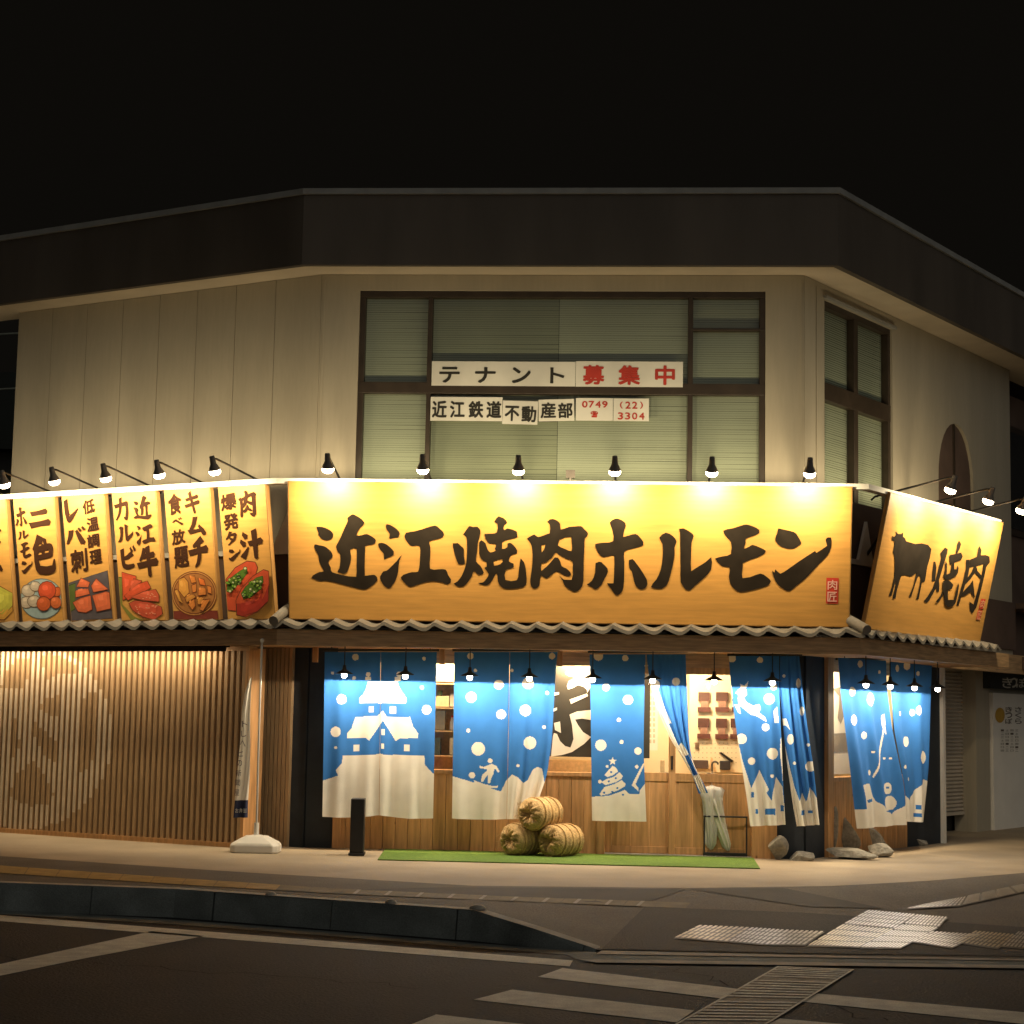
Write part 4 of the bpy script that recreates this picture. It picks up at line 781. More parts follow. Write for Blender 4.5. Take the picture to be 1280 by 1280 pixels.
MENU = [
 dict(label='menu board cut by the left edge, showing a block of yellow cheese', org=(0, 600), text=[('ム', -40, 700, 110, 130), ('ズ', -40, 480, 110, 130)], pics=[shape([(-60, 900), (0, 890), (110, 950), (110, 1060), (30, 1150), (-60, 1120)], (.55, .52, .08)), shape([(-60, 1120), (30, 1150), (110, 1060), (115, 1100), (40, 1180), (-60, 1170)], (.62, .33, .06))]),
 dict(label='menu board with white and red offal on a pale blue plate', org=(0, 600), text=[('二', 335, 320, 150, 190), ('色', 370, 630, 180, 300), ('ホ', 175, 310, 100, 170), ('ル', 195, 460, 90, 75), ('モ', 215, 590, 95, 140), ('ン', 230, 730, 95, 110)],
  pics=[shape(circ(352, 1000, 180, 172, 28), (.34, .45, .47), (.12, .16, .16))] + [shape(circ(x_, y_, r, r * .9, 11), (.52, .43, .33), (.2, .13, .08)) for x_, y_, r in ((240, 930, 62), (225, 1030, 60), (300, 895, 50), (290, 1020, 60))] + [shape(circ(x_, y_, r, r * 1.05, 12), c) for x_, y_, r, c in ((485, 940, 42, (.6, .12, .03)), (400, 930, 78, RED), (475, 1030, 52, (.6, .14, .04)), (372, 1040, 62, (.56, .11, .03)))]),
 dict(label='menu board with orange liver cubes on a dark slate', org=(65, 600), text=[('低', 310, 225, 100, 120), ('温', 345, 370, 100, 120), ('調', 350, 510, 100, 115), ('理', 370, 645, 100, 120), ('レ', 165, 265, 100, 180), ('バ', 200, 470, 150, 135), ('刺', 230, 680, 140, 200)],
  pics=[shape([(135, 865), (470, 760), (515, 1165), (150, 1190)], (.10, .085, .10), (.05, .04, .05)), shape([(140, 885), (200, 865), (195, 1090), (155, 1110)], (.10, .14, .03), (.04, .06, .01))] + [shape(P, (.68, .15, .06)) for P in ([(205, 900), (245, 820), (325, 860), (310, 905)], [(195, 935), (310, 910), (325, 960), (200, 990)], [(175, 1030), (240, 990), (330, 968), (345, 1090), (290, 1120), (220, 1110)], [(330, 890), (375, 825), (480, 920), (350, 948)], [(340, 970), (460, 934), (490, 944), (500, 1085), (380, 1110)])]),
 dict(label='menu board with fanned slices of marbled red beef', org=(130, 595), text=[('近', 320, 270, 150, 210), ('江', 350, 490, 160, 170), ('牛', 370, 720, 150, 240), ('カ', 150, 280, 110, 180), ('ル', 180, 480, 130, 150), ('ビ', 205, 690, 120, 180)],
  pics=[shape([(115, 850), (150, 850), (150, 1080), (260, 1190), (340, 1232), (230, 1222), (130, 1085)], (.22, .22, .04), (.06, .07, .01))] + [shape(P, c) for P, c in (([(150, 805), (275, 840), (260, 1000), (160, 1050)], RED), ([(215, 960), (250, 860), (325, 880), (230, 1000)], (.58, .10, .045)), ([(170, 1010), (300, 900), (370, 880), (400, 940), (300, 1000), (200, 1050)], RED), ([(225, 1020), (330, 970), (440, 950), (470, 1000), (470, 1060), (330, 1050)], (.58, .10, .045)), ([(210, 1070), (260, 1045), (400, 1060), (490, 1100), (500, 1160), (430, 1215), (330, 1190), (240, 1130)], (.55, .085, .04)))] + [shape(circ(x_, y_, 7, 4, 6), (.8, .45, .3), (.8, .4, .25)) for x_, y_ in [(random.uniform(270, 460), random.uniform(1080, 1160)) for _ in range(22)] + [(random.uniform(330, 450), random.uniform(985, 1030)) for _ in range(10)]]),
 dict(label='menu board with a round bowl of orange kimchi', org=(195, 590), text=[('キ', 305, 260, 110, 170), ('ム', 340, 455, 140, 145), ('チ', 360, 680, 140, 240), ('食', 160, 270, 110, 180), ('べ', 185, 415, 80, 65), ('放', 190, 545, 110, 125), ('題', 215, 715, 120, 180)],
  pics=[shape([(112, 1170), (520, 1165), (530, 1255), (115, 1255)], (.20, .035, .02), (.15, .03, .02)), shape(circ(325, 1022, 192, 190, 28), (.55, .26, .07)), shape(circ(325, 1022, 176, 174, 28), (.42, .17, .045))] + [shape(P, c) for P, c in (([(190, 900), (240, 880), (275, 920), (285, 1020), (240, 1060), (190, 1000)], (.7, .32, .06)), ([(280, 880), (330, 870), (345, 930), (300, 940)], (.66, .22, .04)), ([(300, 950), (345, 935), (345, 1010), (310, 1020)], ORG), ([(355, 890), (410, 900), (425, 960), (370, 950)], (.66, .16, .03)), ([(430, 950), (470, 960), (475, 1030), (440, 1020)], ORG), ([(360, 980), (425, 970), (430, 1035), (355, 1040)], ORG), ([(245, 1060), (330, 1030), (345, 1050), (260, 1100)], (.62, .26, .05)), ([(270, 1110), (330, 1060), (340, 1130), (310, 1165)], ORG), ([(355, 1060), (415, 1050), (380, 1120), (350, 1110)], (.66, .27, .05)), ([(420, 1070), (465, 1065), (400, 1175), (370, 1160)], ORG), ([(160, 990), (185, 980), (235, 1110), (200, 1090)], (.64, .3, .06)))]),
 dict(label='menu board with two red meat cups filled with green onion', org=(260, 590), text=[('肉', 335, 270, 150, 235), ('汁', 365, 610, 170, 230), ('爆', 175, 250, 130, 140), ('発', 195, 415, 120, 135), ('タ', 200, 560, 95, 110), ('ン', 225, 695, 100, 105)],
  pics=[shape([(150, 900), (230, 800), (330, 745), (400, 755), (422, 800), (400, 880), (300, 980), (240, 1060), (235, 1175), (165, 1165), (150, 1040)], RED), shape(gA, (.10, .2, .02), (.05, .1, .01))] + onions(gA, 26) + [shape([(245, 1080), (290, 980), (390, 870), (480, 815), (525, 830), (530, 940), (520, 1090), (430, 1180), (330, 1222), (250, 1205)], RED), shape([(250, 1105), (400, 1108), (480, 1060), (524, 950), (524, 1080), (430, 1175), (300, 1215), (253, 1200)], RED2), shape(gB, (.10, .2, .02), (.05, .1, .01))] + onions(gB, 26)),
]
for i, mn in enumerate(MENU):
    sr = .073 - .818 * (5 - i); sl = sr - .70
    b = board('menu_board', mn['label'], 'menu sign', 'l', sl, sr, o1=1.08, th=.07, group='menu boards over the slat screen')
    ox, oy = mn['org']; S = 6.733; t_ = MB()
    lets = []
    for ch, cx, cy, w_, h_ in mn['text']:
        a, bb = b['px'](ox + cx / S, oy + cy / S); a2, _ = b['px'](ox + (cx + w_ / 2) / S, oy + cy / S); _, b2 = b['px'](ox + cx / S, oy + (cy - h_ / 2) / S)
        if i == 0 and a - abs(a2 - a) < .02: a = .02 + abs(a2 - a)
        w2, h2 = abs(a2 - a) * 2.12, abs(b2 - bb) * 2
        if not put_brush(t_, ch, b['P'], a, bb, w2 * .98, h2 * .98): put(t_, ch, None, a, bb, w2, h2, .0, .14, 0, b['P'], .075)
    t_.build('lettering', M['ink'] if False else mat('menu_ink_%d' % i, (.048, .019, .009), .8, spec=.1), b['t'])
    cs = []; pm = MB(); mats_ = []
    for j, (lp, c, ol) in enumerate(mn['pics']):
        for q_, (cc, hh) in enumerate(((ol, .003 + .0009 * j), (c, .00345 + .0009 * j))):
            if cm(cc) not in mats_: mats_.append(cm(cc))
            P = [b['px'](ox + x_ / S, oy + y_ / S) for x_, y_ in lp]
            if q_ == 1:
                cen = np.mean(P, axis=0); P = [tuple(np.array(p) + (cen - np.array(p)) * min(.34, .011 / max(1e-6, np.linalg.norm(cen - np.array(p))))) for p in P]
            P = [(min(max(x_, .013), b['wd'] - .013), min(max(y_, .013), b['ht'] - .013)) for x_, y_ in P]
            pm.poly([P], lambda x_, y_, hh=hh: b['P'](x_, y_, hh), mats_.index(cm(cc)))
            if q_ == 1 and len(lp) < 20 and np.ptp(np.array(P)[:, 0]) > .08 and max(c) > .3:
                for k_, (sc_, dx_, f_) in enumerate(((.70, -.012, 1.16), (.34, -.03, 1.42))):
                    c2_ = tuple(round(min(.95, x_ * f_ + .02 * k_), 3) for x_ in c)
                    if cm(c2_) not in mats_: mats_.append(cm(c2_))
                    cen = np.mean(P, axis=0); P2 = [tuple(cen + (np.array(p) - cen) * sc_ * random.uniform(.85, 1.1) + np.array([dx_, -dx_ * 1.2])) for p in P]
                    P2 = [(min(max(x_, .013), b['wd'] - .013), min(max(y_, .013), b['ht'] - .013)) for x_, y_ in P2]
                    pm.poly([P2], lambda x_, y_, hh=hh: b['P'](x_, y_, hh + .00015 * (k_ + 1)), mats_.index(cm(c2_)))
    pm.build('food_picture', mats_, b['t'])
# white cap rail running behind the tops of the boards
rl = thing('sign_rail', 'white lighting rail running along behind the tops of the sign boards', 'rail', tuple(W('m', 0, 1.0, 4.2)))
m_ = MB(); band(m_, 1.10, .98, 4.20, 4.262, -5.7, 3.5); m_.build('rail', M['white'], rl)
for k, ss in (('l', (-4.4, -2.76, -1.1)), ('m', (-1.5, .6, 2.7)), ('r', (.6, 2.9))):
    for s_ in ss:
        m_ = MB(); m_.tube([W(k, s_, 1.0, 4.22), W(k, s_, .45, 3.49)], .018, 8); m_.build('strut', M['black'], rl)
# camera-like box on the main sign top
mb_ = thing('sensor_box', 'tiny grey sensor box on the middle of the main sign top', 'sensor', tuple(W('m', LX(713, 600, 'm', 1.05)[0], 1.05, 4.262)))
s_ = LX(713, 600, 'm', 1.05)[0]
m_ = MB(); m_.box('m', s_ - .05, s_ + .05, 1.0, 1.08, 4.30, 4.39); m_.build('housing', M['grey'], mb_); m_ = MB(); m_.tube([W('m', s_, 1.04, 4.26), W('m', s_, 1.04, 4.31)], .012, 8); m_.build('stem', M['grey'], mb_)

# ------------------------------------------------------------------ spotlights over the signs (local frame: x along wall, y inward, z up)
def make_spot(energy):
    t = thing('sign_spotlight', 'x', 'spotlight')
    m_ = MB(); m_.tube([(0, .35, -.02), (0, .30, .02), (0, -.62, .19), (0, -.70, .185)], .013, 8); m_.build('arm', M['black'], t)
    ax = Vector((0, .36, -.93)).normalized(); j = Vector((0, -.70, .185))
    m_ = MB(); m_.lathe([(0, -.03), (.028, -.03), (.032, .0), (.036, .06), (.062, .115), (.068, .135), (.062, .137), (.055, .125)], j, ax, 18); m_.build('head', M['grey'], t)
    m_ = MB(); m_.lathe([(.056, .128), (.067, .145), (.064, .172), (.040, .193), (0, .20)], j, ax, 18); m_.build('bulb', M['bulb'], t)
    light('SPOT', 'bulb_spill', energy * .60, WARM, t, j + ax * .255, (0, .98, -.08), .05, ang=math.radians(180), blend=.70)
    light('SPOT', 'spot_light', energy * 1.0, WARM, t, j + ax * .275, (0, .75, -.65), .05, ang=math.radians(155), blend=1.0)
    return t
order_l = ['menu board of meat cups', 'kimchi menu board', 'sliced beef menu board', 'liver menu board', 'offal plate menu board', 'cheese menu board']
sp0 = None
def spots(k, ss, labels, energy, group):
    sp = make_spot(energy)
    for i, (s_, lb) in enumerate(zip(ss, labels)):
        loc = Vector(W(k, s_, .90, 4.265)); rz = YW[k]
        if i == 0: sp.location = loc; sp.rotation_euler = (0, 0, rz); sp['label'] = lb; sp['group'] = group
        else: dup(sp, lb, loc, rz, group)
spots('l', [-.30 - .818 * i for i in range(6)], ['dark spotlight on a long arm over the ' + x_ for x_ in order_l], E_MENU, 'spotlights above the signs')
spots('m', [-2.05 + 1.073 * i for i in range(6)], ['spotlight over the main sign above its ' + x_ for x_ in ('first character at the left end', 'second character', 'third and fourth characters', 'fifth character', 'sixth and seventh characters', 'last character at the right end')], E_SIGN, 'spotlights above the signs')
spots('r', [.66, 1.86, 3.0], ['spotlight over the bull on the side sign', 'spotlight over the lettering of the side sign', 'spotlight past the far end of the side sign'], E_SIDE, 'spotlights above the signs')

# ------------------------------------------------------------------ pendant lamps under the eave
pd = thing('pendant_lamp', 'x', 'pendant lamp')
m_ = MB(); m_.tube([(0, 0, .34), (0, 0, .09)], .006, 6); m_.build('cord', M['black'], pd)
m_ = MB(); m_.lathe([(.0, .10), (.018, .10), (.022, .06), (.03, .045), (.06, .028), (.105, .002), (.105, -.002), (.06, .02), (.02, .03)], n=22); m_.build('shade', M['black'], pd)
m_ = MB(); m_.lathe([(.016, .03), (.03, .0), (.034, -.02), (.026, -.042), (0, -.052)], n=14); m_.build('bulb', M['bulbw'], pd)
light('SPOT', 'pendant_light', E_PEND, WARMW, pd, (0, 0, -.056), (0, 0, -1), .015, ang=math.radians(180), blend=.06)
pm_s = [-1.93, -1.22, -.475, .21, .935, 1.62, 2.317, 2.975]; pl = ['left end lamp by the castle curtain', 'lamp before the right half of the castle curtain', 'lamp before the left half of the snowboarder curtain', 'lamp before the right half of the snowboarder curtain', 'lamp at the left edge of the decorated tree curtain', 'lamp over the tied back curtain', 'lamp in the open doorway', 'lamp before the reindeer curtain']
first = True
for k, s_, lb in [('m', a, b) for a, b in zip(pm_s, pl)] + [('r', a, b) for a, b in zip((.10, .78, 1.495, 2.215), ('first lamp before the snowman curtain on the right side', 'second lamp before the snowman curtain on the right side', 'third lamp before the snowman curtain on the right side', 'farthest lamp, past the snowman curtain by the shutter'))]:
    loc = Vector(W(k, s_, .73, 2.04)); lb = 'small black pendant ' + lb
    if first: pd.location = loc; pd['label'] = lb; pd['group'] = 'pendant lamps under the eave'; first = False
    else: dup(pd, lb, loc, 0, 'pendant lamps under the eave')
# long strip light under the left eave
dn = thing('strip_light', 'long warm strip light hidden under the eave above the slat screen', 'strip light', tuple(W('l', -3.2, .78, 2.345)), YW['l'])
m_ = MB(); m_.box('l', -5.6, -.62, .75, .81, 2.335, 2.358); m_.box('l', -5.6, -.62, .812, .83, 2.285, 2.358); m_.build('housing', M['black'], dn)
m_ = MB(); m_.box('l', -5.58, -.84, .76, .80, 2.329, 2.3345); m_.build('diffuser', M['bulb'], dn)
light('AREA', 'strip_glow', E_DOWN, (1, .75, .46), dn, (-.05, 0, -.02), (0, .25, -1), sx=4.6, sy=.04)

# ------------------------------------------------------------------ shop curtains (noren)
def polyline(P, t):
    P = np.array(P, float); d = np.r_[0, np.cumsum(np.abs(np.diff(P[:, 1])) + 1e-6)]; d /= d[-1]
    # smooth interpolation
    xs_ = np.interp(t, d, P[:, 0]); ys_ = np.interp(t, d, P[:, 1]); return xs_, ys_
def curtain(parent, k, off, left, right, white=(), blue=(), circles=(), folds=3, amp=.02, seed=0, edgew=None, sag=0.0):
    nu, nv = 96, 250; u = np.linspace(0, 1, nu + 1); v = np.linspace(0, 1, nv + 1)
    Lx, Ly = polyline(left, v); Rx, Ry = polyline(right, v)
    ker = np.ones(25) / 25
    sm_ = lambda a: np.convolve(np.pad(a, 12, mode='reflect', reflect_type='odd'), ker, 'valid')
    Lx, Rx = sm_(Lx), sm_(Rx)
    UU, VV = np.meshgrid(u, v); px = Lx[:, None] * (1 - UU) + Rx[:, None] * UU; py = Ly[:, None] * (1 - UU) + Ry[:, None] * UU
    py = py + sag * np.sin(UU * math.pi) * VV ** 3
    r_ = np.random.default_rng(seed); ph = r_.uniform(0, 6.28, 6)
    dsp = amp * (.25 + .75 * VV) * (np.sin(2 * math.pi * folds * UU + ph[0] + .8 * np.sin(2 * VV + ph[1])) + .5 * np.sin(2 * math.pi * (folds * 1.9) * UU + ph[2] + 1.2 * VV) + .35 * np.sin(3.1 * VV + 5 * UU + ph[3]) + .3 * np.sin(9 * UU - 7 * VV + ph[4]) * VV)
    X = PX(px, py, k, off) + NN[k] * dsp[..., None]
    cu = (px[:-1, :-1] + px[1:, 1:]) / 2; cv = (py[:-1, :-1] + py[1:, 1:]) / 2; mk_ = np.zeros(cu.shape, bool)
    for P in white: mk_ |= pip(cu, cv, P)
    for c in circles:
        rx = c[2]; ry = c[3] if len(c) > 3 else c[2]; mk_ |= ((cu - c[0]) / rx) ** 2 + ((cv - c[1]) / ry) ** 2 < 1
    for P in blue: mk_ &= ~pip(cu, cv, P)
    Mi = np.array(WM[parent.name].inverted()); Vt = X.reshape(-1, 3) @ Mi[:3, :3].T + Mi[:3, 3]
    idx = np.arange((nu + 1) * (nv + 1)).reshape(nv + 1, nu + 1); Fq = np.stack([idx[:-1, :-1], idx[1:, :-1], idx[1:, 1:], idx[:-1, 1:]], -1).reshape(-1, 4)
    me = bpy.data.meshes.new('curtain_panel'); me.vertices.add(len(Vt)); me.vertices.foreach_set('co', Vt.ravel())
    me.loops.add(Fq.size); me.loops.foreach_set('vertex_index', Fq.ravel().astype(np.int32)); me.polygons.add(len(Fq))
    me.polygons.foreach_set('loop_start', np.arange(0, Fq.size, 4, dtype=np.int32)); me.polygons.foreach_set('loop_total', np.full(len(Fq), 4, np.int32))
    me.materials.append(M['blue']); me.materials.append(M['cream']); me.polygons.foreach_set('material_index', mk_.ravel().astype(np.int32)); me.polygons.foreach_set('use_smooth', np.ones(len(Fq), bool)); me.update(calc_edges=True); me.validate()
    o = bpy.data.objects.new('curtain_panel', me); COL.objects.link(o); o.parent = parent; return o
def noren(label, k, u0, u1, v, off=.40):
    a = PX(u0, v, k, off); b = PX(u1, v, k, off); t = thing('shop_curtain', label, 'curtain', tuple((a + b) / 2), group='printed curtains across the shop front')
    r_ = MB(); dn_ = np.array([0, 0, .03]); r_.tube([a + dn_ - (b - a) * .02, b + dn_ + (b - a) * .02], .014, 8); r_.build('rod', M['black'], t)
    for f_ in (.06, .94):
        h = MB(); p = a + (b - a) * f_ + dn_; h.tube([p, p + np.array([0, 0, 2.37 - p[2]])], .006, 6); h.build('hanger', M['black'], t)
    return t
c1 = lambda P: [(400 + x_ / 6.093, 820 + y_ / 6.093) for x_, y_ in P]; cc1 = lambda x_, y_, r: (400 + x_ / 6.093, 820 + y_ / 6.093, r / 6.093)
N1 = noren('blue curtain printed with a white tiered castle', 'm', 406, 546, 816)
w1 = [c1(P) for P in ([(365, 195), (590, 195), (600, 230), (630, 280), (660, 320), (655, 360), (300, 360), (300, 320), (330, 290), (355, 240)], [(270, 465), (440, 455), (480, 415), (510, 465), (685, 465), (710, 540), (748, 590), (745, 625), (610, 628), (575, 648), (480, 490), (375, 645), (350, 625), (205, 628), (205, 590), (240, 550)],
    [(175, 757), (410, 752), (460, 742), (490, 752), (795, 757), (800, 830), (880, 912), (960, 1300), (-60, 1300), (-60, 965), (35, 945), (140, 910), (120, 870), (165, 820)], rect(375, 410, 385, 430), rect(530, 578, 385, 440), rect(255, 298, 675, 725), rect(640, 683, 675, 725), rect(468, 495, 555, 600), rect(468, 490, 665, 705), rect(345, 388, 160, 186), rect(570, 615, 160, 188))]
k1 = [cc1(*c) for c in ((165, 330, 38), (120, 578, 40), (812, 410, 36), (775, 240, 15), (120, 698, 12), (260, 168, 14), (270, 8, 25), (792, 20, 14), (605, 140, 22), (368, 140, 18), (95, 130, 12))]
curtain(N1, 'm', .40, [(406, 815), (405, 900), (403, 1021)], [(475.8, 815), (475, 900), (473.6, 1019)], w1, (), k1, 2, .016, 1, sag=2)
curtain(N1, 'm', .40, [(476.3, 815), (475.6, 900), (474.4, 1019)], [(546, 815), (544, 900), (541.5, 1023)], w1, (), k1, 2, .016, 2, sag=2)
N2 = noren('blue curtain printed with a snowboarder on a snow slope', 'm', 568, 697, 816)
c2 = lambda P: [(580 + x_ / 10.667, 920 + y_ / 10.667) for x_, y_ in P]
w2 = [[(555, 967), (580, 974.4), (604, 982), (626, 989.4), (632.5, 976), (640, 968), (647.5, 971.5), (654, 979), (659.7, 975), (666, 962), (672, 958.4), (677.5, 961), (683, 990), (700, 1040), (550, 1040)],
      c2([(205, 395), (260, 412), (370, 370), (432, 396), (475, 470), (455, 492), (425, 445), (402, 435), (398, 500), (365, 560), (350, 632), (314, 632), (322, 512), (283, 562), (252, 614), (222, 605), (242, 520), (308, 460), (308, 440), (215, 432)]), c2([(130, 590), (270, 640), (380, 664), (455, 660), (445, 695), (300, 686), (135, 622)])]
k2 = [(612.8, 951, 3), (589, 871.6, 6.6), (597.8, 936, 8.5), (590, 969, 4), (626.5, 893, 6), (623.5, 855.7, 6), (585.3, 913.3, 2.4), (656.8, 888, 7), (662.3, 928.7, 8), (647.5, 957, 2), (680, 909, 2.2), (684, 866, 2.2), (588, 820, 4), (660, 854, 7), (690, 820, 4), (594, 838, 2.2), (640, 838, 2)]
curtain(N2, 'm', .40, [(568, 815), (567, 900), (565, 1023)], [(637, 815), (635.5, 900), (633, 1024)], w2, (), k2, 1.6, .016, 3, sag=1)
curtain(N2, 'm', .41, [(637.6, 815), (636, 900), (633.6, 1024)], [(697, 815), (694, 850), (690, 925), (684, 968), (675, 995), (664, 1024)], w2, (), k2, 2.2, .022, 4)
N3 = noren('blue curtain with a decorated tree print, right half tied back', 'm', 737, 857, 818)
c3 = lambda P: [(735 + x_ / 12.8, 930 + y_ / 12.8) for x_, y_ in P]
star = c3([(395 + (72 if i % 2 == 0 else 30) * math.sin(i * math.pi / 5), 275 - (72 if i % 2 == 0 else 30) * math.cos(i * math.pi / 5)) for i in range(10)])
w3 = [c3([(-40, 850), (200, 836), (330, 828), (420, 798), (590, 735), (660, 800), (820, 805), (830, 740), (920, 620), (1000, 1300), (-40, 1300)]), c3([(265, 500), (300, 450), (390, 352), (440, 370), (485, 438), (400, 500), (310, 530)]), c3([(215, 610), (300, 560), (420, 522), (505, 448), (558, 510), (540, 555), (440, 612), (280, 660)]), c3([(185, 800), (260, 690), (420, 642), (540, 578), (605, 640), (590, 675), (480, 740), (330, 800), (205, 826)]), star, c3([(905, 320), (760, 640), (810, 710), (810, 760), (700, 660), (720, 610), (880, 310)])]
b3 = [c3(circ(x_, y_, 17)) for x_, y_ in ((370, 450), (445, 548), (332, 598), (470, 702), (258, 778), (388, 765), (560, 812))]
k3 = [(751, 931.5, 7), (797.5, 938.7, 4.5), (757.6, 859, 4.6), (785, 874.8, 6.2), (773.7, 900, 2.6), (777, 927.6, 2.6), (781.5, 822.7, 4), (808, 832, 2), (759, 958, 1.8), (750, 977, 2.3), (796, 958.5, 2.3), (748, 820, 6), (819, 856, 6), (845, 852, 5)]
curtain(N3, 'm', .40, [(737, 818), (738.5, 900), (740, 1026)], [(807, 818), (805.5, 860), (804.5, 940), (808, 1027)], w3, b3, k3, 1.5, .014, 5)
wl3 = [[(806, 850), (822, 890), (838, 925), (855, 950), (862, 962), (880, 1000), (886, 1000), (872, 962), (862, 944), (846, 918), (832, 888), (818, 850)]]
bl3 = [[(836, 905), (842, 903), (852, 928), (848, 932)], [(856, 945), (861, 943), (872, 968), (867, 970)]]
curtain(N3, 'm', .42, [(808, 818), (812, 852), (822, 888), (838, 924), (856, 952), (867, 972), (873, 992)], [(857, 818), (858.5, 860), (861, 920), (863.5, 944), (869, 960), (878, 976), (885, 991)], wl3, bl3, k3, 4, .028, 6)
N4 = noren('blue curtain blown sideways, printed with a leaping reindeer and snowy firs', 'm', 911, 1001, 822)
c4 = lambda P: [(900 + x_ / 5.565, 810 + y_ / 5.565) for x_, y_ in P]
deer = [(130, 285), (185, 285), (188, 322), (165, 345), (185, 378), (230, 402), (275, 390), (284, 420), (272, 450), (312, 478), (326, 514), (300, 502), (258, 474), (216, 464), (180, 436), (150, 410), (134, 404), (145, 458), (126, 448), (100, 395), (128, 390), (124, 322), (106, 314)]
antl = [(148, 286), (140, 250), (170, 262), (196, 232), (190, 268), (172, 286)]
w4 = [c4(deer), c4(antl), [(905, 850), (914.5, 857), (919, 910), (928, 950), (938.6, 984), (944, 1003), (946, 1045), (920, 1045)], [(930, 1045), (937, 990), (949.4, 962.7), (961, 987), (958, 991), (964.5, 1001), (966.5, 988), (970, 971), (978, 983), (980, 1003), (990, 1045)], c4([(370, 440), (398, 405), (410, 520), (380, 520)]), [(1000, 1040), (999, 1002), (1003, 991), (1007.5, 1002), (1009, 1000), (1012, 984), (1017, 990), (1022, 1000), (1030, 1040)], [(976, 922), (979.5, 925), (984.5, 946), (992.5, 982), (999.5, 1002), (1002, 1040), (985, 1040), (975, 940)], c4([(430, 490), (460, 490), (490, 575), (460, 540), (430, 540)])]
b4 = [rect(956.6, 969, 1010.5, 1018.5), rect(944.5, 947.5, 1011, 1017), rect(1001.5, 1006, 1013, 1019), rect(1010, 1016, 1013, 1016.5), rect(939, 942.5, 990, 997), rect(976, 980, 1007, 1014)]
k4 = [(961.5, 873.8, 6.8), (957, 909, 4.8), (927, 923.6, 6.5), (965.6, 942, 7.2), (939.5, 951.4, 4.6), (965, 970, 2.2), (967, 858.5, 4.5), (950, 825, 3.8), (915, 823, 5), (988, 924, 4, 6.5), (1013, 958, 6.5), (1002.5, 889, 3, 6), (1010.5, 931, 2), (993, 954, 2), (998, 854, 3, 6), (980, 845, 2)]
curtain(N4, 'm', .42, [(911, 820), (913, 850), (918, 895), (926, 950), (934, 1000), (938, 1033)], [(974, 820), (974, 860), (977, 930), (979, 980), (982, 1031)], w4, b4, k4, 2.2, .024, 7)
curtain(N4, 'm', .40, [(975, 820), (974.5, 860), (978, 900), (983, 950), (990, 1000), (996, 1033)], [(999, 820), (1004, 870), (1011, 920), (1017, 960), (1021, 1000), (1024, 1031)], w4, b4, k4, 2.6, .03, 8)
N5 = noren('blue curtain printed with a snowman and little houses on the right side', 'r', 1048, 1165, 827)
c5 = lambda P: [(1020 + x_ / 4.83, 820 + y_ / 4.83) for x_, y_ in P]
w5 = [c5([(200, 930), (300, 925), (290, 850), (270, 780), (322, 768), (345, 830), (372, 880), (470, 958), (520, 905), (540, 838), (560, 872), (650, 745), (690, 760), (690, 1080), (200, 1080)]), c5(circ(440, 800, 28, 36)), c5(circ(455, 890, 40, 48)), c5([(395, 360), (415, 350), (428, 480), (400, 420)]), c5([(408, 440), (416, 445), (390, 620), (355, 735), (348, 730), (380, 610)])]
b5 = [c5(P) for P in (rect(608, 622, 900, 925), rect(600, 622, 950, 972), rect(632, 642, 880, 892), [(300, 870), (345, 860), (345, 880), (310, 885)], [(420, 935), (500, 925), (470, 950)], rect(430, 450, 790, 800))]
k5 = [(1067, 900, 5, 6.8), (1065.5, 864.5, 4.5, 6), (1088, 874, 5.5, 8.5), (1080.5, 919.4, 3.6, 4.8), (1133.5, 927, 3.6, 6.5), (1153.5, 946.7, 4.2, 8), (1148, 888, 3.6, 6), (1140.7, 890.8, 2.8, 4.2), (1106.5, 948, 1.5), (1114, 948, 1.5), (1090.5, 940, 1.6), (1130, 958.5, 1.6, 2.4), (1135, 974, 1.8, 2.4), (1121, 835.5, 2.6, 4.5), (1134, 832, 4, 5.5), (1075, 830, 3, 4.5), (1147, 842, 2, 3), (1124.5, 892, 1.8, 3), (1088, 966, 2, 3.5), (1099, 840, 1.6, 2)]
curtain(N5, 'r', .42, [(1048, 822), (1051, 861), (1059, 923), (1069, 996), (1074, 1036)], [(1107, 826), (1108, 861), (1114, 911), (1127, 980), (1130, 1031)], w5, b5, k5, 2.4, .024, 9)
curtain(N5, 'r', .42, [(1112, 827), (1113, 861), (1117, 911), (1132, 985), (1134, 1027)], [(1165, 832), (1163.5, 872), (1161, 955), (1156, 1028)], w5, b5, k5, 1.8, .024, 10)

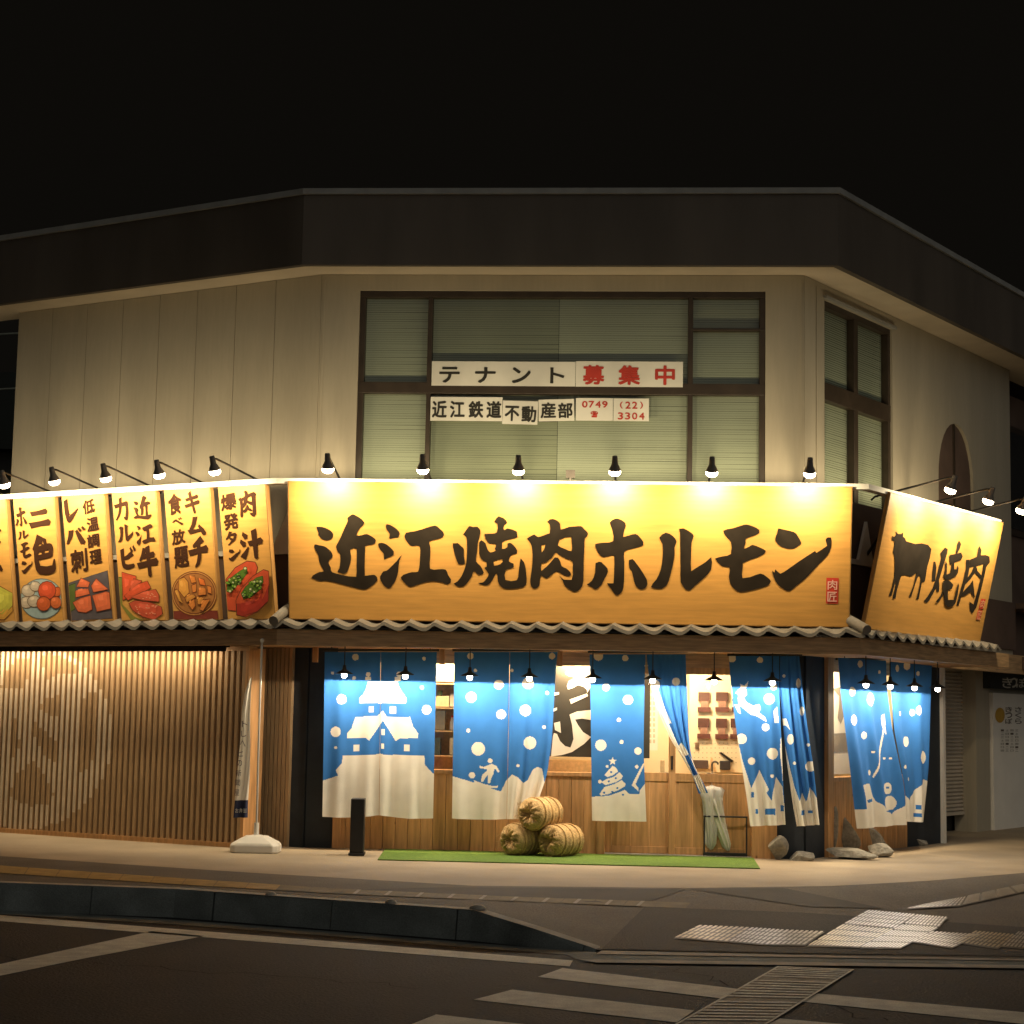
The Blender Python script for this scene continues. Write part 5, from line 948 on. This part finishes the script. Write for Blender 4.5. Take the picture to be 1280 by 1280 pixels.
# ------------------------------------------------------------------ tenant notices on the upper window
def sheet(mb, k, u0, v0, u1, v1, o, tilt=0.0):
    a, zt = LX(u0, v0, k, o); b, zb = LX(u1, v1, k, o); c = ((a + b) / 2, (zt + zb) / 2)
    F = lambda x_, y_, h=0: W(k, c[0] + x_ * math.cos(tilt) - y_ * math.sin(tilt), o + h, c[1] + x_ * math.sin(tilt) + y_ * math.cos(tilt))
    w_, h_ = (b - a) / 2, (zt - zb) / 2
    mb.hexa([F(x_, y_, h) for y_ in (-h_, h_) for x_, h in ((-w_, -.004), (w_, -.004), (w_, 0), (-w_, 0))]); return F, w_, h_
def notice(label, sheets):
    t = thing('window_notice', label, 'notice', tuple(PX(sheets[0][0], sheets[0][3], 'm', -.02)), group='tenant notices on the upstairs window')
    pm = MB(); bl = MB(); rd = MB()
    for u0, v0, u1, v1, tilt, items in sheets:
        F, w_, h_ = sheet(pm, 'm', u0, v0, u1, v1, -.018, tilt)
        for ch, fx, fy, fw, fh, red in items: put(rd if red else bl, ch, None, (fx * 2 - 1) * w_, (1 - fy * 2) * h_, fw * 2 * w_, fh * 2 * h_, 0.0, 0, 0, lambda a_, b_, h=0: F(a_, b_, h), .07)
    pm.build('paper', M['paper'], t)
    if bl.v: bl.build('lettering', M['blackink'], t)
    if rd.v: rd.build('lettering', M['redink'], t)
kx = {'テ': .55, 'ナ': .55, 'ン': .5, 'ト': .38, '募': .62, '集': .62, '中': .56}
notice('long white strip of paper offering tenancy in black and red characters', [(540, 451.5, 719, 483, 0, [(c_, (i + .5) / 4, .56, .145 * (kx[c_] / .55), .66, 0) for i, c_ in enumerate('テナント')]), (720, 451.5, 853.5, 484, 0, [(c_, (i + .5) / 3, .54, .2 * kx[c_] / .6, .78, 1) for i, c_ in enumerate('募集中')])])
notice('white papers naming the railway company in black characters, first pair', [(538.5, 496, 627.5, 526.5, .0, [(c_, (i + .5) / 4 + (.0 if i < 2 else .01), .52, .21, .72, 0) for i, c_ in enumerate('近江鉄道')])])
notice('crooked white papers naming the estate department in black characters', [(628.5, 501, 672, 530.5, -.02, [('不', .27, .55, .42, .66, 0), ('動', .75, .56, .42, .7, 0)]), (673.5, 499, 717.5, 526.5, .03, [('産', .27, .5, .44, .74, 0), ('部', .75, .52, .42, .72, 0)])])
notice('white papers with a red telephone number', [(720, 497.5, 766, 526, 0, [(c_, .24 + .18 * i, .28, .15, .3, 1) for i, c_ in enumerate('0749')] + [('☎', .5, .72, .2, .28, 1)]), (767, 498, 811, 526.5, 0, [(c_, .22 + .19 * i, .3, .08 if c_ in '()' else .15, .32, 1) for i, c_ in enumerate('(22)')] + [(c_, .2 + .2 * i, .78, .15, .32, 1) for i, c_ in enumerate('3304')])])

# ------------------------------------------------------------------ things in front of the shop
tf = MB(); tq = [G(482, 1063.5, .012), G(939, 1069, .012), G(950, 1086.5, .012), G(472, 1075.5, .012)]
tq[0] = W('m', LX(482, 1063, 'm')[0], .03, .012); tq[1] = W('m', S_D2 + .02, .07, .012)
tf.hexa([p - np.array([0, 0, .011]) for p in tq] + list(tq)); tag(tf.build('turf_mat', M['turf']), 'long bright green artificial turf mat along the shop front', 'mat')
# rice bales
def bale(label, c, r, ln, yaw, roll_):
    t = thing('rice_bale', label, 'rice bale', c, group='stack of straw rice bales')
    ax = Vector((math.sin(yaw), math.cos(yaw), 0)); u = Vector((math.cos(yaw), -math.sin(yaw), 0)); w_ = Vector((0, 0, 1)); C0 = Vector(c); nA = 72; vs = []; prof = []
    n_l = 44
    for i in range(n_l + 1):
        x_ = i / n_l; rr = r * (.93 + .07 * math.sin(math.pi * x_)); ring_ = abs(math.sin(math.pi * 6.5 * x_)); rr += -.016 * (1 - ring_ ** .6); prof.append((rr, (x_ - .5) * ln))
    b_ = MB(); rg = np.random.default_rng(int(r * 1e5) + roll_)
    for i, (rr, h) in enumerate(prof):
        for j in range(nA):
            a = 2 * math.pi * j / nA; r2 = rr * (1 + .012 * math.sin(31 * a + i) + .01 * rg.standard_normal())
            vs.append(C0 + ax * h + (u * math.cos(a) + w_ * math.sin(a)) * r2)
    b_.add(vs, [(i * nA + j, i * nA + (j + 1) % nA, (i + 1) * nA + (j + 1) % nA, (i + 1) * nA + j) for i in range(n_l) for j in range(nA)], 0, True); b_.build('body', M['straw'], t)
    for sg in (-1, 1):
        e = MB(); vs = []; K = 14; phs = rg.uniform(0, 6.28, 4)
        for i in range(K + 1):
            q_ = i / K
            for j in range(nA):
                a = 2 * math.pi * j / nA
                fold = .010 * math.sin(7 * a + phs[0] + 3.5 * q_) + .010 * math.sin(13 * a + phs[1] - 6 * q_) + .014 * math.sin(3 * a + phs[2] + 5 * q_) + .008 * math.sin(23 * a + phs[3] + 9 * q_)
                hh = ln / 2 + .035 * math.sin(math.pi * min(1, q_ * 1.25)) + fold * math.sin(math.pi * q_) * 1.3 - .03 * max(0, q_ - .72) / .28
                vs.append(C0 + ax * sg * hh + (u * math.cos(a) + w_ * math.sin(a)) * prof[0][0] * (1 - q_ * .97))
        e.add(vs, [(i * nA + j, i * nA + (j + 1) % nA, (i + 1) * nA + (j + 1) % nA, (i + 1) * nA + j) for i in range(K) for j in range(nA)] + [tuple(K * nA + j for j in range(nA))], 0, True); e.build('end_cap', M['straw'], t)
    ls = MB()
    for i in range(150):
        a = rg.uniform(0, 6.283); sg = -1 if i % 3 else 1; rr = r * rg.uniform(.25, 1.0); dirr = u * math.cos(a) + w_ * math.sin(a)
        p0 = C0 + ax * sg * (ln / 2 + (.02 if rr < r * .9 else -.03)) + dirr * rr; tang = (u * -math.sin(a) + w_ * math.cos(a)) * rg.uniform(-1, 1)
        ls.tube([p0, p0 + (ax * sg * rg.uniform(.1, .6) + dirr * rg.uniform(-.4, .7) + tang) * rg.uniform(.03, .075)], .0028, 4)
    ls.build('loose_straw', M['straw'], t)
    for i in (1, 3, 5):
        rp = MB(); h = (i / 6.5 - .46) * ln; rp.tube([C0 + ax * h + (u * math.cos(a) + w_ * math.sin(a)) * (r * .985) for a in np.linspace(0, 2 * math.pi, 40)], .008, 6, cap=False); rp.build('rope', M['straw'], t)
yb = math.radians(38); R_B = .188
pA = ONZ(644, 1070, 0); pB = ONZ(694, 1072, 0)
axv = np.array([math.sin(yb), math.cos(yb), 0])
cA = pA + axv * .13 + np.array([0, 0, R_B - .004]); cB = pB + axv * .18 + np.array([0, 0, R_B + .004]); cB = cA + (lambda d: d / np.linalg.norm(d))(np.array([cB[0] - cA[0], cB[1] - cA[1], 0])) * .445
cT = (cA + cB) / 2 + np.array([0, 0, .30]) - axv * .03
bale('straw rice bale at the lower left of the stack', tuple(cA), R_B, .40, yb + .1, 1); bale('straw rice bale at the lower right of the stack', tuple(cB), R_B, .44, yb, 2); bale('straw rice bale on top of the other two', tuple(cT), R_B, .42, yb, 3)
# slim black stand
p = G(445, 1070); st = thing('black_stand', 'slim black upright box stand in front of the castle curtain', 'stand', tuple(p))
m_ = MB(); m_.wbox((p[0], p[1] + .12, p[2] + .33), (.155, .25, .60), YW['m'] + .1); bev(m_.build('body', M['black'], st), .01); m_ = MB(); m_.wbox((p[0], p[1] + .12, p[2] + .015), (.18, .29, .03), YW['m'] + .1); bev(m_.build('base', M['black'], st), .008)
# banner flag
p = ONZ(318, 1066, 0); fg = thing('banner_flag', 'narrow limp white banner on a tall pole in a white water base', 'banner', tuple(p))
m_ = MB()
def oct_(hw, hd, cut): return [(-hw + cut, -hd), (hw - cut, -hd), (hw, -hd + cut), (hw, hd - cut), (hw - cut, hd), (-hw + cut, hd), (-hw, hd - cut), (-hw, -hd + cut)]
lv = [(.27, .20, .06, 0), (.275, .205, .06, .02), (.275, .205, .06, .085), (.255, .19, .06, .11), (.12, .10, .03, .185), (.06, .06, .018, .19), (.05, .05, .015, .195)]
vs = []
for hw, hd, ct_, z in lv: vs += [(p[0] + x_, p[1] + .1 + y_, z) for x_, y_ in oct_(hw, hd, ct_)]
m_.add(vs, [(i * 8 + j, i * 8 + (j + 1) % 8, (i + 1) * 8 + (j + 1) % 8, (i + 1) * 8 + j) for i in range(len(lv) - 1) for j in range(8)] + [tuple(range(48, 56)), tuple(range(7, -1, -1))]); bev(m_.build('base', M['offwhite'], fg), .012)
pc = np.array([p[0] + .0, p[1] + .1, 0])
m_ = MB(); m_.tube([pc + [0, 0, .18], pc + [0, 0, .33]], .028, 12); m_.build('socket', M['offwhite'], fg)
top = pc + np.array([.01, 0, 2.38])
m_ = MB(); m_.tube([pc + [0, 0, .3], pc + [-.01, 0, 1.4], top + [-.02, 0, 0]], .012, 10); m_.build('pole', M['pole'], fg); m_ = MB(); m_.lathe([(0, .05), (.02, .04), (.026, .02), (.018, 0), (.0, 0)], top + [-.02, 0, 0], n=12); m_.build('finial', M['offwhite'], fg)
FO = (pc - AA['l']) @ NN['l']
edgeL = [(311.5, 850), (306, 865), (302, 890), (299.5, 930), (296, 970), (293.5, 1002), (292, 1022)]; edgeR = [(314.5, 846), (313.5, 870), (313, 900), (313.5, 930), (312.5, 970), (310, 1003), (309.5, 1022)]
fp = np.array([0, -1.0, 0])
def fmap(u, v): X = onp(u, v, pc + np.array([0, -.03, 0]), fp); return X
vt = np.linspace(0, 1, 41); Lx, Ly = polyline(edgeL, vt); Rx, Ry = polyline(edgeR, vt); vs = []; NU = 12
for i in range(41):
    for j in range(NU + 1):
        a = j / NU; q_ = fmap(Lx[i] * (1 - a) + Rx[i] * a, Ly[i] * (1 - a) + Ry[i] * a); vs.append(q_ + np.array([0, .028 * math.sin(a * 9 + vt[i] * 4), 0]))
m_ = MB()
for i in range(40):
    m_.add([], []); 
    for j in range(NU):
        pass
m_.add(vs, [(i * (NU + 1) + j, i * (NU + 1) + j + 1, (i + 1) * (NU + 1) + j + 1, (i + 1) * (NU + 1) + j) for i in range(40) for j in range(NU)], 0, True)
m_.m = [1 if (n_ // NU) >= 35 else 0 for n_ in range(len(m_.f))]
fo = m_.build('banner_cloth', [M['cream'], mat('navy_cloth', (.03, .035, .08), .8)], fg)
m_ = MB(); wht = MB()
for i, ch in enumerate('トしへヒの新聞屋'):
    v = 905 + i * 12.2; u = 304.5 - i * 1.15 + (2 if i < 3 else 0); c_ = fmap(u, v) + np.array([0, -.04, 0])
    put(m_, ch, lambda x_, y_: c_ + np.array([x_, 0, y_]), 0, 0, .06, .07, .0)
m_.build('lettering', mat('banner_ink', (.10, .08, .10), .8), fo)
for i, ch in enumerate('お弁当'):
    c_ = fmap(296.8 + i * 5, 1013) + np.array([0, -.045, 0]); put(wht, ch, lambda x_, y_: c_ + np.array([x_, 0, y_]), 0, 0, .036, .05, .0)
wht.build('lettering', M['paper'], fo)
# umbrella stand and umbrellas
us = thing('umbrella_stand', 'low black metal umbrella rack beside the door', 'umbrella stand', tuple(G(905, 1071)))
a = ONZ(877, 1071.5, 0); b = ONZ(943, 1073, 0); dv = (b - a); dv /= np.linalg.norm(dv); nv_ = np.array([dv[1], -dv[0], 0]); wdt = np.linalg.norm(b - a) - .1
o0 = a + dv * .02
Q = lambda x_, y_, z_: o0 + dv * x_ - nv_ * y_ + np.array([0, 0, z_])
m_ = MB(); m_.hexa([Q(x_, y_, z_) for z_ in (.014, .055) for x_, y_ in ((0, 0), (wdt, 0), (wdt, .16), (0, .16))]); bev(m_.build('tray', M['black'], us), .006)
m_ = MB()
for x_ in (.01, wdt - .01):
    for y_ in (.01, .15): m_.tube([Q(x_, y_, .05), Q(x_, y_, .47)], .009, 8)
for z_ in (.47,):
    m_.tube([Q(0, .01, z_), Q(wdt, .01, z_)], .010, 8); m_.tube([Q(0, .15, z_), Q(wdt, .15, z_)], .010, 8); m_.tube([Q(.01, .01, z_), Q(.01, .15, z_)], .009, 8); m_.tube([Q(wdt - .01, .01, z_), Q(wdt - .01, .15, z_)], .009, 8)
m_.build('frame', M['black'], us)
def umbrella(label, base, tip, hook, cmat, rmax=.075):
    t = thing('umbrella', label, 'umbrella', tuple(base), group='closed umbrellas in the rack'); base = np.array(base); tip = np.array(tip); d = tip - base; L_ = np.linalg.norm(d); ax = d / L_
    m_ = MB(); n_ = 64; vs = []; prof = [(.016, .02), (rmax * .46, .10), (rmax * .58, .26), (rmax * .66, .46), (rmax * .78, .62), (rmax, .745), (rmax * .8, .775), (.03, .79), (.014, .80)]; u_ = np.cross(ax, [0, 1, 0]); u_ /= np.linalg.norm(u_); w_ = np.cross(ax, u_)
    for r, h in prof:
        for j in range(n_):
            a_ = 2 * math.pi * j / n_; rr = r * (1 + .22 * math.sin(8 * a_ + 3 * h) + .08 * math.sin(3 * a_ + 9 * h)); vs.append(base + ax * h * L_ + (u_ * math.cos(a_) + w_ * math.sin(a_)) * rr)
    m_.add(vs, [(i * n_ + j, i * n_ + (j + 1) % n_, (i + 1) * n_ + (j + 1) % n_, (i + 1) * n_ + j) for i in range(len(prof) - 1) for j in range(n_)], 0, True); m_.build('canopy', cmat, t)
    m_ = MB(); m_.tube([base, base + ax * L_ * .8, tip], .006, 8); m_.build('shaft', M['pole'], t)
    hk = [tip - ax * .03] + [tip + ax * (.05 + .035 * math.sin(q_)) + hook * (.035 - .035 * math.cos(q_)) for q_ in np.linspace(0, math.pi, 8)]
    m_ = MB(); m_.tube(hk, .011, 8); m_.build('handle', M['black'] if cmat is not M['vinyl'] else mat('umbrella_handle', (.12, .09, .06), .4), t)
umbrella('clear white umbrella with hook handle standing upright in the rack', Q(.09, .08, .06), Q(.10, .08, 1.02), dv, M['vinyl'], .125)
umbrella('pale grey umbrella leaning right in the rack', Q(.30, .07, .06), Q(.05, .09, .88), dv, mat('umbrella_grey', (.74, .71, .62), .6), .10)
umbrella('dark purple umbrella between the two pale ones', Q(.20, .12, .06), Q(.08, .13, .84), -dv, mat('umbrella_purple', (.05, .025, .05), .6), .07)
# stones
def stone(label, c, d, yaw, seed, tilt=0.0, fl=.5):
    r_ = np.random.default_rng(seed); bm = bmesh.new(); bmesh.ops.create_icosphere(bm, subdivisions=3, radius=.5)
    pl_ = [(lambda v: v / np.linalg.norm(v))(r_.standard_normal(3)) for _ in range(9)]; of = r_.uniform(.24, .38, 9)
    for v in bm.verts:
        q_ = np.array(v.co)
        for n_, o_ in zip(pl_, of):
            e = q_ @ n_ - o_
            if e > 0: q_ = q_ - n_ * e
        v.co = q_
    Rm = Matrix.Rotation(yaw, 4, 'Z') @ Matrix.Rotation(tilt, 4, 'Y') @ Matrix.Diagonal((*d, 1)); bm.transform(Rm)
    zmin = min(v.co.z for v in bm.verts); bm.transform(Matrix.Translation((0, 0, -zmin - .008)))
    me = bpy.data.meshes.new('stone'); bm.to_mesh(me); bm.free(); me.materials.append(M['stone']); o = bpy.data.objects.new('stone', me); COL.objects.link(o); o.location = c; WM[o.name] = Matrix.Translation(c)
    return tag(o, label, 'stone', 'stones along the foot of the wall')
stone('upright grey stone at the foot of the wooden post', tuple(ONZ(973, 1075, 0) + np.array([0, .06, 0])), (.27, .22, .30), .2, 23, .1)
stone('low flat stone in front of the navy wall', tuple(ONZ(1005, 1075.5, 0)), (.42, .30, .17), .1, 25)
stone('tall thin stone leaning on the corner post', tuple(ONZ(1039, 1071, 0) + np.array([.02, .05, 0])), (.15, .16, .62), .3, 12, .12)
stone('long slab stone lying at the front of the right wall', tuple(ONZ(1066, 1074, 0)), (.72, .34, .19), -.1, 26, .04)
stone('long dark stone leaning over the slabs', tuple(ONZ(1074, 1064, 0)), (.85, .34, .34), .5, 27, .36)
stone('flat stone at the right end of the slab group', tuple(ONZ(1098, 1071, 0)), (.46, .34, .18), .3, 28)
stone('pointed stone leaning at the left of the slab group', tuple(ONZ(1055, 1068, 0)), (.50, .26, .46), .3, 29, .5)
stone('wide flat stone under the snowman curtain', tuple(ONZ(1135, 1056.5, 0)), (.66, .5, .18), .4, 10)
stone('upright block stone standing under the snowman curtain', tuple(ONZ(1139, 1053, 0) + np.array([.02, .08, .1])), (.38, .36, .60), .2, 11)

# ------------------------------------------------------------------ inside the shop
def pbox(mb, u0, v0, u1, v1, o0, o1, k='m', m=0):
    s0, z1 = LX(u0, v0, k, o1); s1, z0 = LX(u1, v1, k, o1); mb.box(k, s0, s1, o0, o1, z0, z1, m)
sf = thing('shelf_unit', 'open wooden shelf unit seen between the castle and snowboarder curtains', 'shelf', tuple(PX(556, 965, 'm', -.4)))
m_ = MB()
for v in (831, 853.5, 884, 913, 944): pbox(m_, 534, v, 580, v + 2.2, -.62, -.30)
pbox(m_, 536, 829, 538.5, 968, -.62, -.30); pbox(m_, 576, 829, 578.5, 968, -.62, -.30); m_.build('frame', M['light_wood'], sf)
m_ = MB(); pbox(m_, 534, 829, 580, 968, -.66, -.63); m_.build('back_panel', M['light_wood'], sf); m_ = MB(); pbox(m_, 539, 833, 575, 852.5, -.34, -.31); m_.build('drawer', M['light_wood'], sf)
def item(name, label, cat, u0, v0, u1, v1, o0, o1, c, k='m', rough=.5):
    m_ = MB(); pbox(m_, u0, v0, u1, v1, o0, o1, k); o = m_.build(name, mat(name + '_' + str(len(bpy.data.materials)), c, rough, .1, 20)); bev(o, .006); return tag(o, label, cat, 'goods in the shop')
item('carton', 'cream carton on the second shelf', 'carton', 543, 870, 561, 883.6, -.5, -.36, (.72, .62, .36)); item('carton', 'small white carton right of the cream one', 'carton', 562.5, 867, 572, 883.6, -.5, -.38, (.75, .7, .55))
item('jar', 'dark green jar standing on the cream carton', 'jar', 547, 863, 552.5, 870, -.46, -.40, (.12, .16, .06)); item('carton', 'grey box on the third shelf', 'carton', 543, 888, 556, 912.6, -.5, -.38, (.3, .27, .2)); item('carton', 'dark green carton on the fourth shelf', 'carton', 543, 922, 550, 943.6, -.5, -.36, (.1, .12, .08)); item('carton', 'pale yellow carton on the fourth shelf', 'carton', 562, 922, 573, 943.6, -.5, -.36, (.7, .62, .4))
bt = thing('bottle', 'white bottle with red cap on the third shelf', 'bottle', tuple(PX(565, 912.6, 'm', -.42))); c_ = PX(565, 912.9, 'm', -.42); m_ = MB(); m_.lathe([(0, 0), (.028, 0), (.03, .01), (.03, .10), (.012, .13), (.012, .16), (0, .16)], c_, n=14); m_.build('body', M['white'], bt); m_ = MB(); m_.lathe([(.014, .155), (.014, .18), (0, .18)], c_, n=12); m_.build('cap', M['red'], bt)
ps = thing('wall_poster', 'black board with a huge white round brush emblem inside the shop', 'poster', tuple(PX(740, 947, 'm', -.35)))
m_ = MB(); pbox(m_, 688, 832, 812, 948, -.40, -.35); m_.build('board', M['blackink'], ps)
e8 = lambda P: [(680 + x_ / 8, 800 + y_ / 8) for x_, y_ in P]; m_ = MB()
for i, P in enumerate(([(210, 330), (300, 265), (460, 262), (620, 300), (800, 420), (880, 600), (700, 560), (560, 480), (460, 480), (432, 530), (430, 500), (400, 470), (340, 450), (290, 480), (240, 495), (230, 460), (250, 410), (300, 385), (290, 365), (245, 360)], [(255, 595), (430, 535), (440, 560), (270, 640)],
      [(255, 745), (330, 715), (465, 700), (620, 700), (620, 800), (465, 800), (380, 785), (310, 795), (340, 850), (390, 920), (470, 970), (400, 1040), (280, 1120), (180, 1150), (70, 1165), (90, 960), (100, 930), (130, 940), (160, 1010), (210, 1060), (265, 1075), (295, 990), (280, 850)], [(100, 830), (160, 815), (170, 930), (110, 900)], [(80, 530), (150, 520), (150, 545), (85, 560)], [(75, 690), (130, 675), (130, 700), (80, 725)])):
    m_.poly([e8(P)], lambda u, v: PX(u, v, 'm', -.345))
m_.build('emblem', M['white'], ps)
pk = None
def pouch(label, u0, v0, u1, v1, o=-.88):
    s0, z1 = LX(u0, v0, 'm', o); s1, z0 = LX(u1, v1, 'm', o); t = thing('hanging_package', label, 'package', tuple(W('m', (s0 + s1) / 2, o, z0)), group='packages hanging on the shop wall'); H = z1 - z0; Wd = s1 - s0
    m_ = MB(); m_.box('m', s0 + .03 * Wd, s1 - .05 * Wd, o - .03, o, z0 + .55 * H, z1); m_.build('pouch', mat('pouch_%s' % len(bpy.data.materials), (.075, .03, .02), .4, .3, 14), t)
    m_ = MB(); m_.box('m', s0 + .22 * Wd, s1 - .2 * Wd, o - .025, o - .002, z0 + .24 * H, z0 + .55 * H); m_.build('window', mat('pouch_w%s' % len(bpy.data.materials), (.30, .17, .12), .4, .3, 20), t)
    m_ = MB(); m_.box('m', s0 - .02 * Wd, s1 + .02 * Wd, o - .03, o + .012, z0, z0 + .24 * H); m_.build('tray', mat('pouch_t%s' % len(bpy.data.materials), (.10, .035, .025), .4, .3, 14), t)
for lb, q in (('brown package at the top left of the four', (872.5, 865, 888, 890)), ('brown package at the top right of the four', (894.5, 865, 911, 890)), ('brown package at the bottom left of the four', (872, 897.5, 887.5, 923.5)), ('brown package at the bottom right of the four', (894.5, 898, 909.5, 924)), ('brown package half hidden by the reindeer curtain, upper', (915, 865, 930, 890)), ('brown package half hidden by the reindeer curtain, lower', (913, 898, 928, 924))): pouch(lb + ' on the wall', *q)
bw = thing('pegboard', 'cream pegboard wall panel behind the hanging packages', 'panel', tuple(PX(890, 965, 'm', -.93))); m_ = MB(); pbox(m_, 862, 836, 942, 966, -.97, -.925); m_.build('panel', mat('pegboard', (.80, .70, .48), .7, .03, 4), bw)
m_ = MB()
for i in range(11):
    for j in range(5):
        c_ = PX(868 + i * 5.2, 929 + j * 6, 'm', -.923); m_.add([c_ + TT['m'] * x_ * .006 + np.array([0, 0, y_ * .006]) for x_, y_ in ((-1, -1), (1, -1), (1, 1), (-1, 1))], [(0, 1, 2, 3)])
m_.build('peg_holes', mat('peg_holes', (.45, .38, .24), .8), bw)
pn = thing('menu_paper', 'cream paper with small faint writing left of the tied curtain', 'paper', tuple(PX(812, 930, 'm', -.9))); m_ = MB(); pbox(m_, 805, 866, 822, 938, -.93, -.92); m_.build('sheet', M['paper'], pn); m_ = MB()
for i in range(9):
    for j in range(3): pbox(m_, 807 + j * 4.6, 870 + i * 6.8, 809.6 + j * 4.6, 874.5 + i * 6.8, -.919, -.9175)
m_.build('writing', mat('faint_writing', (.52, .46, .34), .8), pn)
tb = item('register', 'dark cash register with tilted screen on the counter', 'register', 900, 951, 913, 962.5, -1.0, -.85, (.04, .035, .035)); 
m_ = MB(); q = [PX(u, v, 'm', -.9) for u, v in ((899, 941), (901.5, 940), (917, 951), (914, 953))]; m_.hexa(q + [p - NN['m'] * .12 for p in q]); so = m_.build('screen', M['black']); 
so.parent = tb
item('carton', 'dark rounded carton on the counter left of the register', 'carton', 866, 950, 885, 961, -1.0, -.86, (.09, .06, .05)); item('tag_card', 'small brown card hanging at the left of the pegboard', 'card', 869, 928, 874, 936, -.92, -.90, (.15, .10, .06))
cs = thing('card_stand', 'small folded card standing between carton and register', 'card', tuple(PX(891, 962, 'm', -.88))); m_ = MB(); q = [PX(u, v, 'm', -.87) for u, v in ((886, 961), (889, 947), (890.5, 947), (895, 961), (892.5, 961), (889.5, 951), (888, 961))]; m_.prism([(u, v) for u, v in ((886, 961), (889, 947), (890.5, 947), (895, 961), (892.5, 961), (889.5, 951), (888, 961))], lambda u, v: PX(u, v, 'm', -.87), lambda u, v: PX(u, v, 'm', -.87) - NN['m'] * .08); m_.build('card', M['light_wood'], cs)
item('counter_tray', 'small dark tray on the counter by the sliding door', 'tray', 824, 966, 836, 971, -.5, -.3, (.05, .045, .04)); item('counter_box', 'pale box standing on the counter behind the tray', 'carton', 825.5, 950, 831, 966.5, -.5, -.42, (.6, .45, .25))
rpn = thing('side_poster', 'white poster with black brush stroke and grey block in the side window', 'poster', tuple(PX(1052, 960, 'r', -.6))); m_ = MB(); pbox(m_, 1030, 836, 1100, 966, -.66, -.62, 'r'); m_.build('sheet', M['paper'], rpn); m_ = MB()
for P in ([(1041, 861), (1050, 859), (1060, 866), (1062, 880), (1055, 895), (1051, 905), (1047, 897), (1049, 880), (1049, 870)], [(1040, 917), (1062, 916), (1064, 939), (1042, 940)]): m_.poly([P], lambda u, v: PX(u, v, 'r', -.614))
m_.build('print', mat('poster_grey', (.25, .23, .2), .8), rpn)

# ------------------------------------------------------------------ white advert panel at the right edge
vp = thing('advert_panel', 'tall white advert panel under a dark shop sign at the right edge', 'panel', tuple(W('r', 8.6, -.6, 0)))
def rp2(u0, v0, u1, v1, o0, o1, mb): pbox(mb, u0, v0, u1, v1, o0, o1, 'r')
m_ = MB(); rp2(1241, 866, 1330, 1036, -.64, -.58, m_); m_.build('panel', mat('panel_white', (.92, .88, .80), .45, .04, 3), vp); m_ = MB(); rp2(1238, 836, 1330, 866, -.60, -.48, m_); hdr_ = m_.build('header_sign', mat('header_dark', (.03, .035, .035), .5), vp)
m_ = MB()
for ch, u, w_ in (('き', 1259, .42), ('っ', 1267, .30), ('ぽ', 1276, .42)):
    s_, z_ = LX(u, 853.5, 'r', -.475); put(m_, ch, lambda x_, y_: W('r', x_, -.475, y_), s_, z_, w_, .16, .012)
m_.build('lettering', M['paper'], hdr_)
m_ = MB(); m_.poly([[(1250 + 6 * math.cos(a), 894 + 9.5 * math.sin(a)) for a in np.linspace(0, 6.28, 20)[:-1]]], lambda u, v: PX(u, v, 'r', -.574)); m_.build('picture', mat('yellow_food', (.55, .33, .05), .6), vp)
m_ = MB()
for c_, (chs, u) in enumerate((('きっぽ', 1261), ('さくら', 1273))):
    for i, ch in enumerate(chs):
        s_, z_ = LX(u, 887 + i * 7.2, 'r', -.574); put(m_, ch, lambda x_, y_: W('r', x_, -.574, y_), s_, z_, .30, .085, .012)
for i in range(4):
    for j in range(7):
        s_, z_ = LX(1253 + i * 6, 913 + j * 4.2, 'r', -.574); put(m_, '一二三土日口田'[(i * 3 + j) % 7], lambda x_, y_: W('r', x_, -.574, y_), s_, z_, .13, .03, 0)
m_.build('lettering', mat('panel_ink', (.16, .13, .10), .8), vp)
